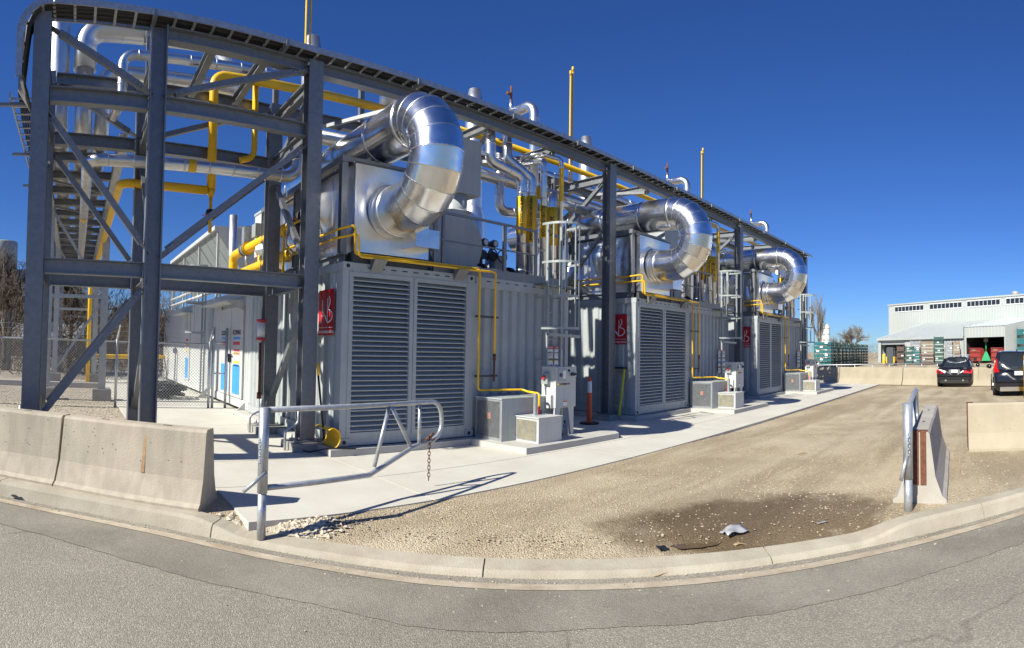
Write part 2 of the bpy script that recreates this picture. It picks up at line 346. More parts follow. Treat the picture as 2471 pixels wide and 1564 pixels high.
# ================================================================== SETTING: road, kerb, ground, slab
def struct(o): o['kind'] = 'structure'; return o
KP = [(-60, 27), (-20, 14), (-6, 8.6), (-2.2, 7.0), (-.76, 6.38), (.7, 5.55), (1.86, 4.5), (2.61, 3.72), (3.46, 2.86), (4.44, 1.8), (5.45, .72), (6.49, -.39), (8.6, -2.6), (14, -8.3), (40, -36)]
def catmull(P, k):
    out = []
    for i in range(1, len(P) - 2):
        a, b, c, d = [Vector((*p, 0)) for p in P[i - 1:i + 3]]
        for j in range(k):
            t = j / k; out.append(.5 * (2 * b + (c - a) * t + (2 * a - 5 * b + 4 * c - d) * t * t + (3 * b - a - 3 * c + d) * t ** 3))
    out.append(Vector((*P[-2], 0))); return out
KC = [Vector((*KP[0], 0))] + catmull(KP, 16) + [Vector((*KP[-1], 0))]
KN = []
for i in range(len(KC)):
    t = (KC[min(i + 1, len(KC) - 1)] - KC[max(i - 1, 0)]).normalized(); KN.append(Vector((-t.y, t.x, 0)))
def raised(p):   # 1 = full kerb, 0 = dropped at the driveway
    if p.x < 1.6: return max(0, min(1, (1.42 - p.x) / .42))
    return max(0, min(1, (p.x - 5.15) / .5))
def smooth01(t): return t * t * (3 - 2 * t)
gut = MB(); pat = MB()
for i in range(len(KC) - 1):
    q = []
    for j in (i, i + 1):
        q.append([KC[j] + KN[j] * (-.01) + Vector((0, 0, -.146)), KC[j] + KN[j] * .24 + Vector((0, 0, -.162))])
    gut.add([q[0][0], q[1][0], q[1][1], q[0][1]], [(0, 1, 2, 3)])
struct(gut.build('gutter', 'gutter'))
kerb = bpy.data.objects.new('kerb', None); col.objects.link(kerb); ORG[kerb] = Vector((0, 0, 0)); struct(kerb)
acc = 0; seg = MB(); last = None; cuts = 0
def kerb_sec(j):
    h = smooth01(raised(KC[j])); c, n = KC[j], KN[j]
    zl, zt, zb = -.128 + h * .095, -.105 + h * .105, -.075 + h * .075
    prof = [(.22, -.25), (.222, -.16), (.235 + .02 * h, zl), (.27 + .01 * h, zt), (.45, zb), (.452, -.25)]
    return [c + n * a + Vector((0, 0, z)) for a, z in prof]
def kerb_flush(m):
    if m.f: m.build('kerb_stone', 'kerb', kerb)
prev = None
for j in range(len(KC)):
    cur = kerb_sec(j)
    if prev is not None:
        L = (KC[j] - KC[j - 1]).length; acc += L
        a = prev
        if acc > 2.4 and abs(KC[j].x) < 20:
            b = [p + (q - p) * (1 - .012 / max(L, .02)) for p, q in zip(prev, cur)]
        else: b = cur
        o = len(seg.v); seg.add(a + b, [(k, k + 1, 7 + k, 6 + k) for k in range(5)] + [tuple(range(5, -1, -1)), tuple(range(6, 12))])
        if b is not cur: kerb_flush(seg); seg = MB(); acc = 0
    prev = cur
kerb_flush(seg)
# fresh asphalt strip along the gutter, old asphalt beyond
for i in range(len(KC) - 1):
    q = []
    for j in (i, i + 1):
        w = .66 + .10 * noise.noise(KC[j] * .7) + .03 * noise.noise(KC[j] * 9)
        q += [KC[j] + KN[j] * (-.008) + Vector((0, 0, -.150)), KC[j] - KN[j] * w + Vector((0, 0, -.150))]
    pat.add([q[1], q[3], q[2], q[0]], [(0, 1, 2, 3)])
struct(pat.build('asphalt_patch', 'asphalt_new'))
dn = Vector((.74, -.67, 0)); nn = Vector((-.67, -.74, 0)); c0 = Vector((3, 3, 0))
def rect(a0, a1, b0, b1, z): return [c0 + dn * a + nn * b + Vector((0, 0, z)) for a, b in ((a0, b0), (a1, b0), (a1, b1), (a0, b1))]
struct(MB().add(rect(-220, 220, -9, 13, -.1545), [(3, 2, 1, 0)]).build('road', 'asphalt'))
struct(MB().add(rect(-900, 900, 12.5, 1500, -.10), [(3, 2, 1, 0)]).build('verge', 'grassy'))
gm = MB(); offs = [.44, .6, .9, 1.4, 2.2, 3.2, 4.5, 6, 8]
for j in range(len(KC)):
    h = smooth01(raised(KC[j]))
    for k, o in enumerate(offs):
        z0 = -.082 + h * .06; z1 = -.014 if o < 7 else -.075; t = min(1, max(0, (o - .44) / .4))
        p = KC[j] + KN[j] * o; z = z0 + (z1 - z0) * smooth01(t)
        if .5 < o < 15: z += .006 * noise.noise(p * 1.3)
        gm.v.append(p + Vector((0, 0, z)))
nO = len(offs)
for j in range(len(KC) - 1):
    for k in range(nO - 1): gm.f.append([j * nO + k, (j + 1) * nO + k, (j + 1) * nO + k + 1, j * nO + k + 1]); gm.sm.append(True)
gm.f = [f for f in gm.f]
struct(gm.build('dirt_drive', 'gravel'))
struct(MB().add(rect(-1500, 1500, -1.9, -3000, -.055), [(0, 1, 2, 3)]).build('ground', 'gravel'))
# concrete apron cast in panels (joints left open)
slab = bpy.data.objects.new('concrete_apron', None); col.objects.link(slab); ORG[slab] = Vector((0, 0, 0)); struct(slab)
def panel(poly):
    MB().prism(poly, lambda a, b, h: Vector((a, b, h)), -.18, 0).build('slab_panel', 'slab', slab)
G = .007
ys = [5.45, 6.56, 8.02, 11.6, 15.4, 20.5, 27, 34]
xs = [1.66, 3.8, 7.65, 11.55, 15.4, 19.3, 23.2, 27.0, 31.5]
for i in range(len(xs) - 1):
    for j in range(len(ys) - 1):
        if i > 1 and j > 3: continue
        x0, x1, y0, y1 = xs[i] + G, xs[i + 1] - G, ys[j] + G, ys[j + 1] - G
        if j == 0:
            yl = 5.22 + .012 * xs[i]; yr = 5.22 + .012 * xs[i + 1]
            panel([(x0, yl), (x1, yr), (x1, y1), (x0, y1)])
        else: panel([(x0 if (i or j < 2) else 1.17, y0), (x1, y0), (x1, y1), (x0 if (i or j < 2) else 1.17, y1)])
# crushed stone bed behind the left barriers
st = MB().add([(-14, 9.2, -.022), (-1, 7.1, -.022), (1.64, 6.62, -.022), (1.64, 8.0, -.022), (1.16, 8.0, -.022), (1.16, 34, -.022), (-14, 34, -.022)], [(0, 1, 2, 3, 4, 5, 6)])
struct(st.build('stone_bed', mat('crushed_stone', (.50, .44, .35), .95, 0, .4, 26, .9, 45, c2=(.26, .22, .17))))
MB().box((-6, 20.4, -.1), (1.1, 20.7, .16)).build('garden_kerb', 'pad', kind='structure')
# loose stones
def stone_verts(c, s, q):
    m = Matrix.Rotation(random.uniform(0, 6.28), 3, 'Z'); v = []
    for d in ((1, 0, 0), (0, 1, 0), (-1, 0, 0), (0, -1, 0)):
        v.append(c + m @ Vector((d[0] * s * random.uniform(.7, 1.2), d[1] * s * random.uniform(.6, 1.05), s * random.uniform(-.1, .25))))
    v.append(c + Vector((s * random.uniform(-.25, .25), s * random.uniform(-.25, .25), s * q))); v.append(c + Vector((0, 0, -s * .5)))
    return v
SF = [(0, 1, 4), (1, 2, 4), (2, 3, 4), (3, 0, 4), (1, 0, 5), (2, 1, 5), (3, 2, 5), (0, 3, 5)]
def scatter(name, n, sampler, smin, smax, mt, label, z=-.014):
    mb = MB(); k = 0
    while k < n:
        p = sampler()
        if p is None: continue
        s = smin * (smax / smin) ** (random.random() ** 1.8); mb.add(stone_verts(Vector((p[0], p[1], z + s * .12 if len(p) < 3 else p[2] + s * .12)), s, random.uniform(.35, .7)), SF); k += 1
    o = mb.build(name, mt); o['kind'] = 'stuff'; tag(o, label, 'gravel'); return o
def ground_z(p):
    best = min(range(len(KC)), key=lambda i: (KC[i].x - p[0]) ** 2 + (KC[i].y - p[1]) ** 2)
    o = (Vector((p[0], p[1], 0)) - KC[best]).dot(KN[best]); h = smooth01(raised(KC[best]))
    return o, -.082 + h * .06 + (.068 - h * .06) * smooth01(min(1, max(0, (o - .44) / .4)))
def s_drive():
    r = 4.6 * (16 / 4.6) ** (random.random() ** 1.3); a = rad(random.uniform(14, 92)); p = (r * math.sin(a), r * math.cos(a))
    o, z = ground_z(p)
    if o < .5 or (p[1] > 5.2 + .012 * p[0] and p[0] > 1.6) or p[1] > 5.6: return None
    if ((p[0] - 5.35) * .731 - (p[1] - 2.35) * .682) ** 2 / 2.6 + ((p[0] - 5.35) * .682 + (p[1] - 2.35) * .731) ** 2 / .8 < 1 and random.random() < .7: return None
    if noise.noise(Vector((p[0] * .8, p[1] * .8, 3))) < random.uniform(-.5, .25) and p[0] > 2.3: return None
    return (p[0], p[1], z)
M['drive_stone'] = mat('drive_stone', (.50, .43, .33), .9, 0, .3, 9, c2=(.33, .27, .19))
scatter('drive_gravel', 14000, s_drive, .004, .018, 'drive_stone', 'loose tan gravel chips strewn over the dirt drive')
def s_post():
    p = (random.gauss(1.72, .3), random.gauss(5.12, .17)); o, z = ground_z(p)
    if o < .46 or (p[0] > 1.63 and p[1] > 5.24): return None
    return (p[0], p[1], z)
scatter('river_stones', 800, s_post, .015, .05, 'stone', 'rounded grey and tan stones heaped round the foot of the gate post')
def s_bed():
    y = 7.2 + 13 * random.random() ** 1.6; x = random.uniform(-3.2, 1.6)
    if y < 6.6 + max(0, -(x - 1.6)) * .35 + .3 or (x > 1.14 and y > 7.95): return None
    return (x, y, -.022)
scatter('bed_gravel', 9000, s_bed, .014, .04, mat('bed_stone', (.60, .53, .43), .9, 0, .35, 7, c2=(.38, .32, .25)), 'crushed pale stone bed behind the concrete barriers')
def s_gut():
    i = random.randrange(20, len(KC) - 12); t = random.random(); c = KC[i].lerp(KC[i + 1], t); n = KN[i]
    p = c + n * min(.23, random.gauss(.15, .12)); 
    if random.random() < .3: p = c - n * random.random() ** 2 * 1.2
    return (p.x, p.y, -.152)
scatter('gutter_grit', 1500, s_gut, .004, .014, 'drive_stone', 'sandy grit and pebbles lying along the gutter')
# puddle and litter at the dropped kerb
pc = gz(1640, 1285, -.07)
pts = [(pc.x + dn.x * a + -nn.x * b, pc.y + dn.y * a - nn.y * b) for a, b in [(.24 * math.cos(t) * (1 + .25 * noise.noise(Vector((math.cos(t) * 2, math.sin(t) * 2, 1)))), .10 * math.sin(t) * (1 + .3 * noise.noise(Vector((math.cos(t) * 2, math.sin(t) * 2, 5))))) for t in [i * math.pi / 12 for i in range(24)]]]
struct(MB().add([(x, y, -.05) for x, y in pts], [tuple(range(24))]).build('puddle', 'puddle'))
def litter(name, px, py, sx, sy, h, mt, label, rz=.3, z=-.012):
    c = gz(px, py, z)
    if z == -.012: z = ground_z((c.x, c.y))[1] + .004; c = gz(px, py, z)
    mb = MB(); n = 6
    for i in range(n + 1):
        for j in range(n + 1):
            x, y = (i / n - .5) * sx, (j / n - .5) * sy; w = noise.noise(Vector((x * 9, y * 9, px)))
            k = 1 - .3 * abs(noise.noise(Vector((x * 5, y * 5, py)))); xx, yy = (x * math.cos(rz) - y * math.sin(rz)) * k, (x * math.sin(rz) + y * math.cos(rz)) * k
            mb.v.append(c + Vector((xx, yy, max(.004, h * (.5 + w)))))
    for i in range(n):
        for j in range(n): a = i * (n + 1) + j; mb.f.append([a, a + n + 1, a + n + 2, a + 1]); mb.sm.append(True)
    o = mb.build(name, mt, org=c); tag(o, label, 'litter'); md = o.modifiers.new('s', 'SOLIDIFY'); md.thickness = .003; return o
litter('plastic_film', 1727, 1252, .27, .16, .06, 'plastic_film', 'crumpled clear plastic film lying in the wet dirt', -.5)
litter('paper_scrap', 1748, 1281, .22, .08, .03, 'cardboard', 'pale torn paper scrap beside the plastic film', -.7)
litter('rubber_scrap', 1556, 1298, .12, .08, .05, 'black', 'black rubber scrap at the edge of the puddle', -.4)
litter('plastic_scrap', 1932, 1230, .12, .05, .02, 'plastic_film', 'small pale plastic scrap on wet dirt near the kerb', -.7)
litter('tyre_scrap', 40, 1170, .14, .07, .04, 'black', 'black tyre scrap lying in the gutter below the barriers', -.4, -.14)
litter('leaf_scrap', 1885, 1068, .16, .07, .03, 'cardboard', 'brown cardboard scrap lying on the open drive', -.6, -.02)
litter('bark_scrap', 1553, 1352, .14, .04, .02, 'cardboard', 'brown bark strip lying in the gutter', -.6, -.15)
# ------------------------------------------------------------------ concrete barriers
def barrier_mesh(L, w0=.60, w1=.22, h=.81):
    mb = MB(); prof = [(-w0 / 2, 0), (-w0 / 2, .055), (-w0 / 2 + .05, .09), (-.175, .31), (-w1 / 2 - .004, h - .03), (-w1 / 2 + .02, h), (w1 / 2 - .02, h), (w1 / 2 + .004, h - .03), (.175, .31), (w0 / 2 - .05, .09), (w0 / 2, .055), (w0 / 2, 0)]
    n = len(prof); K = 14
    for k in range(K + 1):
        x = L * k / K
        for y, z in prof:
            e = .006 * noise.noise(Vector((x * 4, y * 9, z * 7))) if z > 0 else 0
            mb.v.append(Vector((x, y + e, z + (.5 * e if z > .7 else 0))))
    for k in range(K):
        for i in range(n): mb.f.append([k * n + i, k * n + (i + 1) % n, (k + 1) * n + (i + 1) % n, (k + 1) * n + i][::-1]); mb.sm.append(False)
    mb.f += [list(range(n)), [K * n + i for i in range(n - 1, -1, -1)]]; mb.sm += [False, False]
    return mb
PIT = []; STREAK = mat('rust_stain', (.42, .27, .14), .9, 0, .3, 9)
def barrier(p, q, label, group, mt='barrier', z=-.03, plate=None, h=.81, name='concrete_barrier'):
    p, q = Vector(p), Vector(q); L = (q - p).length; t = thing(name, (p.x, p.y, z), label, 'barrier', group); t.rotation_euler = (0, 0, math.atan2(q.y - p.y, q.x - p.x))
    ob = inst('barrier_body', barrier_mesh(L, h=h).mesh('barrier_body', mt), ORG[t], t); CH[t] = [ob]
    for e in plate or []:
        x = -.006 if e == 0 else L + .006
        mb = MB(); 
        mb.box((x - .006, -.075, .22), (x + .012, -.008, h + .004)).box((x - .006, .008, .22), (x + .012, .075, h + .004))
        mb.box((x - .004, -.09, h + .001), (x + .1 if e == 0 else x - .1, .09, h + .008))
        inst('end_plate', mb.mesh('end_plate', 'rust'), ORG[t], t)
    for q in range(int(L * 10)):      # pits and a rust stain on the cast face
        x, zz = random.uniform(.05, L - .05), random.uniform(.36, h - .06); yy = .175 + (.11 + .004 - .175) * (zz - .31) / (h - .03 - .31)
        for sg in (-1, 1):
            if len(PIT) == 0: PIT.append(MB().cyl((0, -.002, 0), (0, .002, 0), .0045, None, 6).mesh('pit', 'dark_void'))
            inst('pit', PIT[0], ORG[t] + Vector((x + .1 * sg, sg * (yy + .003), zz)), t)
    if 'rust streak' in label: inst('rust_streak', MB().add([(L * .40, .1165, h - .04), (L * .40 - .022, .1165, h - .04), (L * .40 - .03, .1795, .315), (L * .40 + .012, .1795, .315)], [(0, 1, 2, 3)]).mesh('rust_streak', STREAK), ORG[t], t)
    for f in (.28, .72):
        inst('lifting_slot', MB().box((L * f - .05, -.015, h - .02), (L * f + .05, .015, h + .002)).mesh('lifting_slot', 'dark_void'), ORG[t], t)
    return t
GB = 'concrete barriers along the kerb'
barrier((1.43, 5.90), (-.03, 6.83), 'pale concrete barrier with a rust streak, its free end beside the swing gate', GB)
barrier((-.07, 6.86), (-1.75, 7.72), 'tan pitted concrete barrier butted against the one that ends at the swing gate', GB)
barrier((6.47, .76), (9.76, .94), 'weathered concrete barrier with rusty end plate beside the short gate post', 'concrete barriers at the drive mouth', 'barrier_grey', plate=[0])
barrier((10.05, .34), (10.35, -3.0), 'cream concrete barrier with a rusty corner plate standing across the gravel', 'concrete barriers at the drive mouth', 'barrier_cream', plate=[0])
fb = [gz(1905, 896), gz(1978, 900), gz(2126, 904), gz(2303, 906), gz(2480, 908)]
for i, (a, b) in enumerate(zip(fb, fb[1:])):
    d = (b - a).normalized(); barrier(a + d * .02, b - d * .02, ['long concrete barrier shaded by the last container in the row', 'cream concrete barrier between the apron end and the dark sedan', 'cream concrete barrier standing right in front of the dark sedan', 'cream concrete barrier between the dark sedan and the dark sport utility car'][i], 'barriers closing off the yard', h=.9, mt='barrier_cream')
# ================================================================== STEEL PIPE RACK
YF, YR = 8.75, 10.65
SP = 7.765
CXS = [-.61, 1.10, 3.70, 3.70 + SP, 3.70 + 2 * SP, 3.70 + 3 * SP]
YFS, YRS = [8.36, 8.50, 8.75, 8.75, 8.75, 8.75], [10.2, 10.38, 10.65, 10.65, 10.65, 10.65]
def ty(x): return 8.72 if x > 3.7 else 8.72 - (3.7 - x) * .39 / 4.31
rack = thing('pipe_rack', (3.7, 9.7, 0), 'tall galvanised steel pipe rack spanning over the row of containers', 'pipe rack')
for i, x in enumerate(CXS):
    for y in (YFS[i], YRS[i]):
        b = MB().ibeam((x, y, .16), (x, y, 6.36), .25, .25, up=(0, 1, 0) if i != 1 else (1, 0, 0)); b.build('column', 'galv', rack)
        pl = MB().box((x - .2, y - .2, .13), (x + .2, y + .2, .16))
        for sx in (-.16, .16):
            for sy in (-.16, .16): pl.cyl((x + sx, y + sy, .16), (x + sx, y + sy, .21), .014, n=6)
        pl.build('base_plate', 'galv', rack)
        MB().box((x - .3, y - .3, -.1), (x + .3, y + .3, .129)).build('plinth', 'plinth', rack)
def beam(p, q, d=.22, w=.16, up=(0, 0, 1), m='galv'): return MB().ibeam(p, q, d, w, .016, .012, up).build('beam', m, rack)
BOLT = MB().cyl((0, -.012, 0), (0, .006, 0), .017, None, 6).mesh('bolt', 'galv_light')
def brace(p, q, w=.09):
    p, q = Vector(p), Vector(q); d = (q - p).normalized()
    o = MB().bar(p + d * .28, q - d * .28, w, w, (0, 1, 0)).build('brace', 'galv', rack)
    for a, s in ((p, 1), (q, -1)): MB().bar(a + d * s * .08, a + d * s * .42, .014, .15, (0, 1, 0) if abs(d.y) < .5 else (1, 0, 0)).build('gusset', 'galv', rack)
    if abs(d.y) < .5 and p.y < 9.2:
        for a, s in ((p, 1), (q, -1)):
            for f in (.31, .38): inst('bolt', BOLT, a + d * s * f + Vector((0, -w / 2 - .006, 0)), rack)
    return o
for YY in (YFS, YRS):
    for z in (2.72, 5.2):
        for a, b in ((0, 1), (1, 2)):
            beam((CXS[a] + .135, YY[a], z), (CXS[b] - .135, YY[b], z))
    for a in (range(1, 5) if YY is YFS else range(5)): beam((CXS[a] + .135, YY[a], 6.25), (CXS[a + 1] - .135, YY[a + 1], 6.25), .2, .18)
    A, B, C = CXS[0], CXS[1], CXS[2]
    for p, q in (((A, 6.25), (B, 5.3)), ((A, 5.1), (B, 2.9)), ((A, .35), (B, 2.62)), ((B, 5.3), (C, 6.25)), ((B, 2.88), (C, 5.05))):
        brace((p[0], YY[CXS.index(p[0])], p[1]), (q[0], YY[CXS.index(q[0])], q[1]))
    for k in range(2, 5):   # knee braces under the long spans
        x0, x1 = CXS[k], CXS[k + 1]
        if YY is YRS: brace((x0, YR, 5.0), (x0 + 1.5, YR, 6.2)); brace((x1, YR, 5.0), (x1 - 1.5, YR, 6.2))
for i, x in enumerate(CXS):
    YF, YR = YFS[i], YRS[i]
    for z in ((2.72, 5.2) if i < 3 else ()): beam((x, YF + .13, z), (x, YR - .13, z), .2, .14)
    beam((x, YF + .13, 6.03), (x, YR - .13, 6.03), .2, .14)
    if i < 3:
        brace((x, YF, 5.9), (x, YR, 5.0)); brace((x, YF, 2.9), (x, YR, 4.9)); brace((x, YR, .4), (x, YF, 2.5))
    else: brace((x, YR, 4.6), (x, YF, 6.1)); brace((x, YF, 4.9), (x, YR, 2.9))
YF, YR = 8.75, 10.65
for k in range(2, 5):       # cross beams and plan braces along the long spans
    for j in range(1, 4):
        x = CXS[k] + SP * j / 4; beam((x, YF + .1, 6.25), (x, YR - .1, 6.25), .17, .12)
        MB().bar((x, YF + .1, 6.12), (x - .85 if j % 2 else x + .85, YR - .1, 6.12), .07, .07).build('plan_brace', 'galv', rack)
for x0, x1 in ((CXS[1], CXS[2]),):
    for j in (1, 2): x = x0 + (x1 - x0) * j / 3; YF = ty(x) + .03; YR = YF + 1.88; beam((x, YF + .1, 6.25), (x, YR - .1, 6.25), .17, .12)
YF, YR = 8.75, 10.65
# ------------------------------------------------------------------ cable tray on top of the rack
TX0, TX1, TY, TZ = -.45, 27.5, 8.72, 6.40
tray = thing('cable_tray', (13, TY, TZ), 'long galvanised ladder cable tray running along the top of the pipe rack', 'cable tray')
Rb = .42
arc = [(TX0 - Rb * math.sin(t), TZ - Rb + Rb * math.cos(t)) for t in [i * math.pi / 16 for i in range(9)]]
centre = [(TX1, TZ), (3.7, TZ)] + arc + [(TX0 - Rb, 5.35)]
HW = .23
for s in (-1, 1):
    mb = MB(); H = .09
    for (x0, z0), (x1, z1) in zip(centre, centre[1:]):
        n0 = Vector((-(z1 - z0), 0, x1 - x0)).normalized() * -H
        a, b = Vector((x0, ty(x0) + s * HW, z0)), Vector((x1, ty(x1) + s * HW, z1)); w = Vector((0, .012, 0))
        mb.add([a - w, b - w, b + w, a + w, a - w + n0, b - w + n0, b + w + n0, a + w + n0], [(0, 1, 2, 3), (7, 6, 5, 4), (0, 4, 5, 1), (2, 6, 7, 3)])
        mb.bar(a + n0 + Vector((0, -s * .02, 0)), b + n0 + Vector((0, -s * .02, 0)), .045, .004)
    mb.build('side_rail', 'galv_light', tray)
rung = MB().bar((0, -HW + .012, 0), (0, HW - .012, 0), .04, .022).mesh('rung', 'galv_light')
x = TX0
while x < TX1: inst('rung', rung, (x, ty(x), TZ + .02), tray); x += .295
for i in range(2, 8, 2): inst('rung', rung, (arc[i][0], ty(arc[i][0]), arc[i][1]), tray)
for i in range(3): inst('rung', rung, (TX0 - Rb, ty(TX0 - Rb), 5.85 - i * .28), tray)
for j in range(7):
    y = TY - .16 + j * .052; o = .045 + .012 * (j % 2)
    pts = [(TX1 - .3, y, TZ + o)] + [(TX1 - 1 - i * 1.5, y + random.uniform(-.012, .012), TZ + o + random.uniform(0, .012)) for i in range(18)] + [(TX0 - (Rb - o) * math.sin(t), y, TZ - Rb + (Rb + -o * -1) * math.cos(t)) for t in (.3, .8, 1.3)] + [(TX0 - Rb + .0, y, 5.4)]
    MB().tube([(p[0], p[1] - TY + ty(p[0]), p[2]) for p in pts], .026, 6).build('cable', 'black', tray)
clip = MB().box((-.03, -HW - .05, -.05), (.03, HW + .05, -.012)).box((-.022, -HW - .05, -.012), (.022, -HW - .014, .055)).mesh('hold_down_clip', 'galv')
for x in (1.0, 3.1, 5.6, 7.9, 9.9, 12.1, 14.3, 16.5, 18.7, 21, 23.5, 26): inst('hold_down_clip', clip, (x, ty(x), TZ), tray)
# lower ladder tray heading back along the branch rack
lt = thing('ladder_tray', (-1.03, 9.8, 5.75), 'open ladder tray with black cables hung outside the branch rack', 'cable tray')
for x in (-1.23, -.84): MB().box((x - .012, 9.7, 5.72), (x + .012, 34, 5.83)).build('side_rail', 'galv_light', lt)
rg2 = MB().box((-.18, -.018, -.01), (.18, .018, .012)).mesh('rung', 'galv_light')
for i in range(70): inst('rung', rg2, (-1.035, 9.8 + i * .345, 5.745), lt)
for j in range(5):
    MB().tube([(-.86, 8.5, 5.4), (-.9 + .02 * j, 9.25, 5.5 - .05 * j), (-.95 - .035 * j, 9.75, 5.86), (-.95 - .045 * j, 11, 5.79), (-.95 - .045 * j, 34, 5.79)], .022, 6).build('cable', 'black', lt)
for y in (9.9, 12.6, 15.2, 18, 21, 24.5, 28): MB().box((-1.5, y - .03, 5.66), (-.72, y + .03, 5.715)).build('support_arm', 'galv', lt)
# ------------------------------------------------------------------ branch rack going back
br = thing('branch_rack', (0, 20, 0), 'galvanised branch pipe rack receding behind the rack tower', 'pipe rack')
XL, XR, BZ = -.78, .80, 5.35
for y in (16.4, 23.4, 31):
    for x in (XL, XR):
        MB().ibeam((x, y, .3), (x, y, BZ + .1), .2, .2, up=(0, 1, 0)).build('column', 'galv_light', br)
        MB().box((x - .26, y - .26, -.1), (x + .26, y + .26, .3)).build('plinth', 'plinth', br)
    MB().bar((XL + .1, y, 2.9), (XR - .1, y, 2.9), .08, .1).build('tie', 'galv_light', br)
    MB().bar((XL + .05, y, .5), (XR - .05, y, 2.8), .07, .07, (0, 1, 0)).build('brace', 'galv_light', br)
    MB().bar((XL + .05, y, 5.3), (XR - .05, y, 3.0), .07, .07, (0, 1, 0)).build('brace', 'galv_light', br)
for x in (XL, XR): MB().ibeam((x, 10.8, BZ + .11), (x, 34, BZ + .11), .22, .18).build('beam', 'galv_light', br)
y = 12.0; k = 0
while y < 34:
    MB().ibeam((XL + .095, y, BZ + .1), (XR - .095, y, BZ + .1), .18, .16).build('cross_beam', 'galv', br)
    if k % 2: MB().bar((XL + .1, y + .1, BZ), (XR - .1, y + 1.2, BZ), .06, .05).build('plan_brace', 'galv', br)
    y += 1.33; k += 1
# ------------------------------------------------------------------ pipes in the tower bay
YP = 11.2
def P(px, py, Y): return gy(px, py, Y)
PZ = 7.72
r1 = 'aluminium jacketed riser'
zt = 5.72
pipe('insulated_riser', [(.02, 33, zt), (.02, YP, zt), (.02, YP, 6.95)], .175, 'alu_dull', 'aluminium jacketed riser feeding the largest pipe behind the tower', R=.34)
pipe('insulated_main', [(.02, YP, 6.9), (.02, YP, PZ), (6.6, YP, PZ), (6.6, YP, 7.0)], .225, 'alu_dull', 'largest aluminium jacketed pipe, bent from its riser along the rack top', R=.36)
pipe('insulated_riser', [(-.47, 33, zt), (-.47, YP + .05, zt), (-.47, YP + .05, 9.4), (-.47, YP + 2, 9.4)], .20, 'alu_dull', 'thick aluminium jacketed riser standing nearest the cable tray bend, rising above the rack', R=.36)
pipe('insulated_riser', [(.38, 33, zt), (.38, YP + .15, zt), (.38, YP + .15, 6.95), (3.2, YP + .3, 6.95), (3.2, YP + 2.5, 9.0)], .16, 'alu_dull', 'aluminium jacketed riser between the large pipe and the branch rack stringer', R=.32)
for x in (1.2, 3.7, 5.6): MB().bar((x, YR, 6.36), (x, YR, PZ - .15), .1, .1).bar((x, YR, PZ - .19), (x, YP + .1, PZ - .19), .1, .06).build('stanchion', 'galv', rack)
pipe('insulated_pipe', [(.55, 10.2, 5.62), (.66, 9.75, 5.75), (.66, 9.75, 6.54), (3.45, 9.75, 6.54), (3.5, 9.75, 6.85)], .085, 'alu_pipe', 'slim aluminium jacketed pipe with elbow just below the rack top', step=.45)
pipe('insulated_pipe', [(.12, 30, 4.72), (.12, 9.75, 4.72), (3.85, 9.75, 4.72), (3.85, 9.75, 5.5)], .105, 'alu_pipe', 'aluminium jacketed pipe with orange tags crossing the middle of the tower', step=.42)
tagm = MB().lathe([(.107, -.07), (.107, .07)], (0, 0, 0), 16, 'z').mesh('pipe_tag', 'signorg')
o = [x for x in col.objects if x.get('label', '').startswith('aluminium jacketed pipe with orange')][0]
inst('pipe_tag', MB().lathe([(.11, -.07), (.11, .07)], (0, 0, 0), 16).mesh('pipe_tag', 'yellow'), (1.9, 9.75, 4.72), o, (0, rad(90), 0)); inst('pipe_tag', MB().lathe([(.11, -.12), (.11, .12)], (0, 0, 0), 16).mesh('pipe_tag', 'yellow'), (.12, 14.4, 4.72), o, (rad(90), 0, 0))
yg = pipe('gas_pipe', [(6.5, 10.3, 6.62), (2.38, 10.3, 6.62), (2.38, 10.3, 4.5)], .085, 'yellow', 'yellow gas main dropping beside the tower to a black valve', 'gas pipe', step=0, R=.2)
MB().cyl((2.38, 10.3, 4.5), (2.38, 10.3, 4.36), .085, .05).cyl((2.38, 10.3, 4.36), (2.38, 10.3, 3.7), .032).build('reducer', 'yellow', yg)
v = MB().cyl((2.38, 10.3, 4.12), (2.38, 10.3, 3.98), .07).cyl((2.3, 10.3, 4.05), (2.46, 10.3, 4.05), .06).cyl((2.38, 10.18, 4.05), (2.38, 10.42, 4.05), .03).build('valve', 'black', yg)
MB().bar((2.4, 10.2, 4.03), (2.2, 10.2, 3.98), .02, .012).build('valve_handle', 'signred', v)
pipe('gas_pipe', [(.72, 30, 4.5), (.72, 10.3, 4.5), (2.30, 10.3, 4.47)], .082, 'yellow', 'yellow gas pipe coming from the branch rack into the gas main', 'gas pipe', step=0, R=.2)
pipe('gas_pipe', [(3.22, 10.42, 6.6), (3.22, 10.42, 5.22), (2.95, 10.42, 5.13)], .06, 'yellow', 'thin yellow gas pipe with curved foot hanging beside the rear tower column', 'gas pipe', step=0, R=.22)
pipe('gas_pipe', [(5.8, 9.85, 6.44), (27.0, 9.85, 6.44)], .07, 'yellow', 'long yellow gas header running inside the pipe rack above the containers', 'gas pipe', step=0)
pipe('insulated_pipe', [(3.9, 10.25, 5.75), (27.0, 10.25, 5.75)], .14, 'alu_pipe', 'long aluminium jacketed pipe hung below the rack beams over the containers', step=1.2)
pipe('insulated_pipe', [(6.6, YP, 7.0), (6.6, YP, 6.62), (27.2, YP, 6.62)], .15, 'alu_pipe', 'long aluminium jacketed pipe behind the rack top beams', step=1.2)
yv = pipe('gas_pipe', [(.55, 22.9, 0), (.55, 22.9, 4.1), (.55, 24, 4.1)], .08, 'yellow', 'yellow gas standpipe rising to the branch rack beyond the fence', 'gas pipe', step=0)
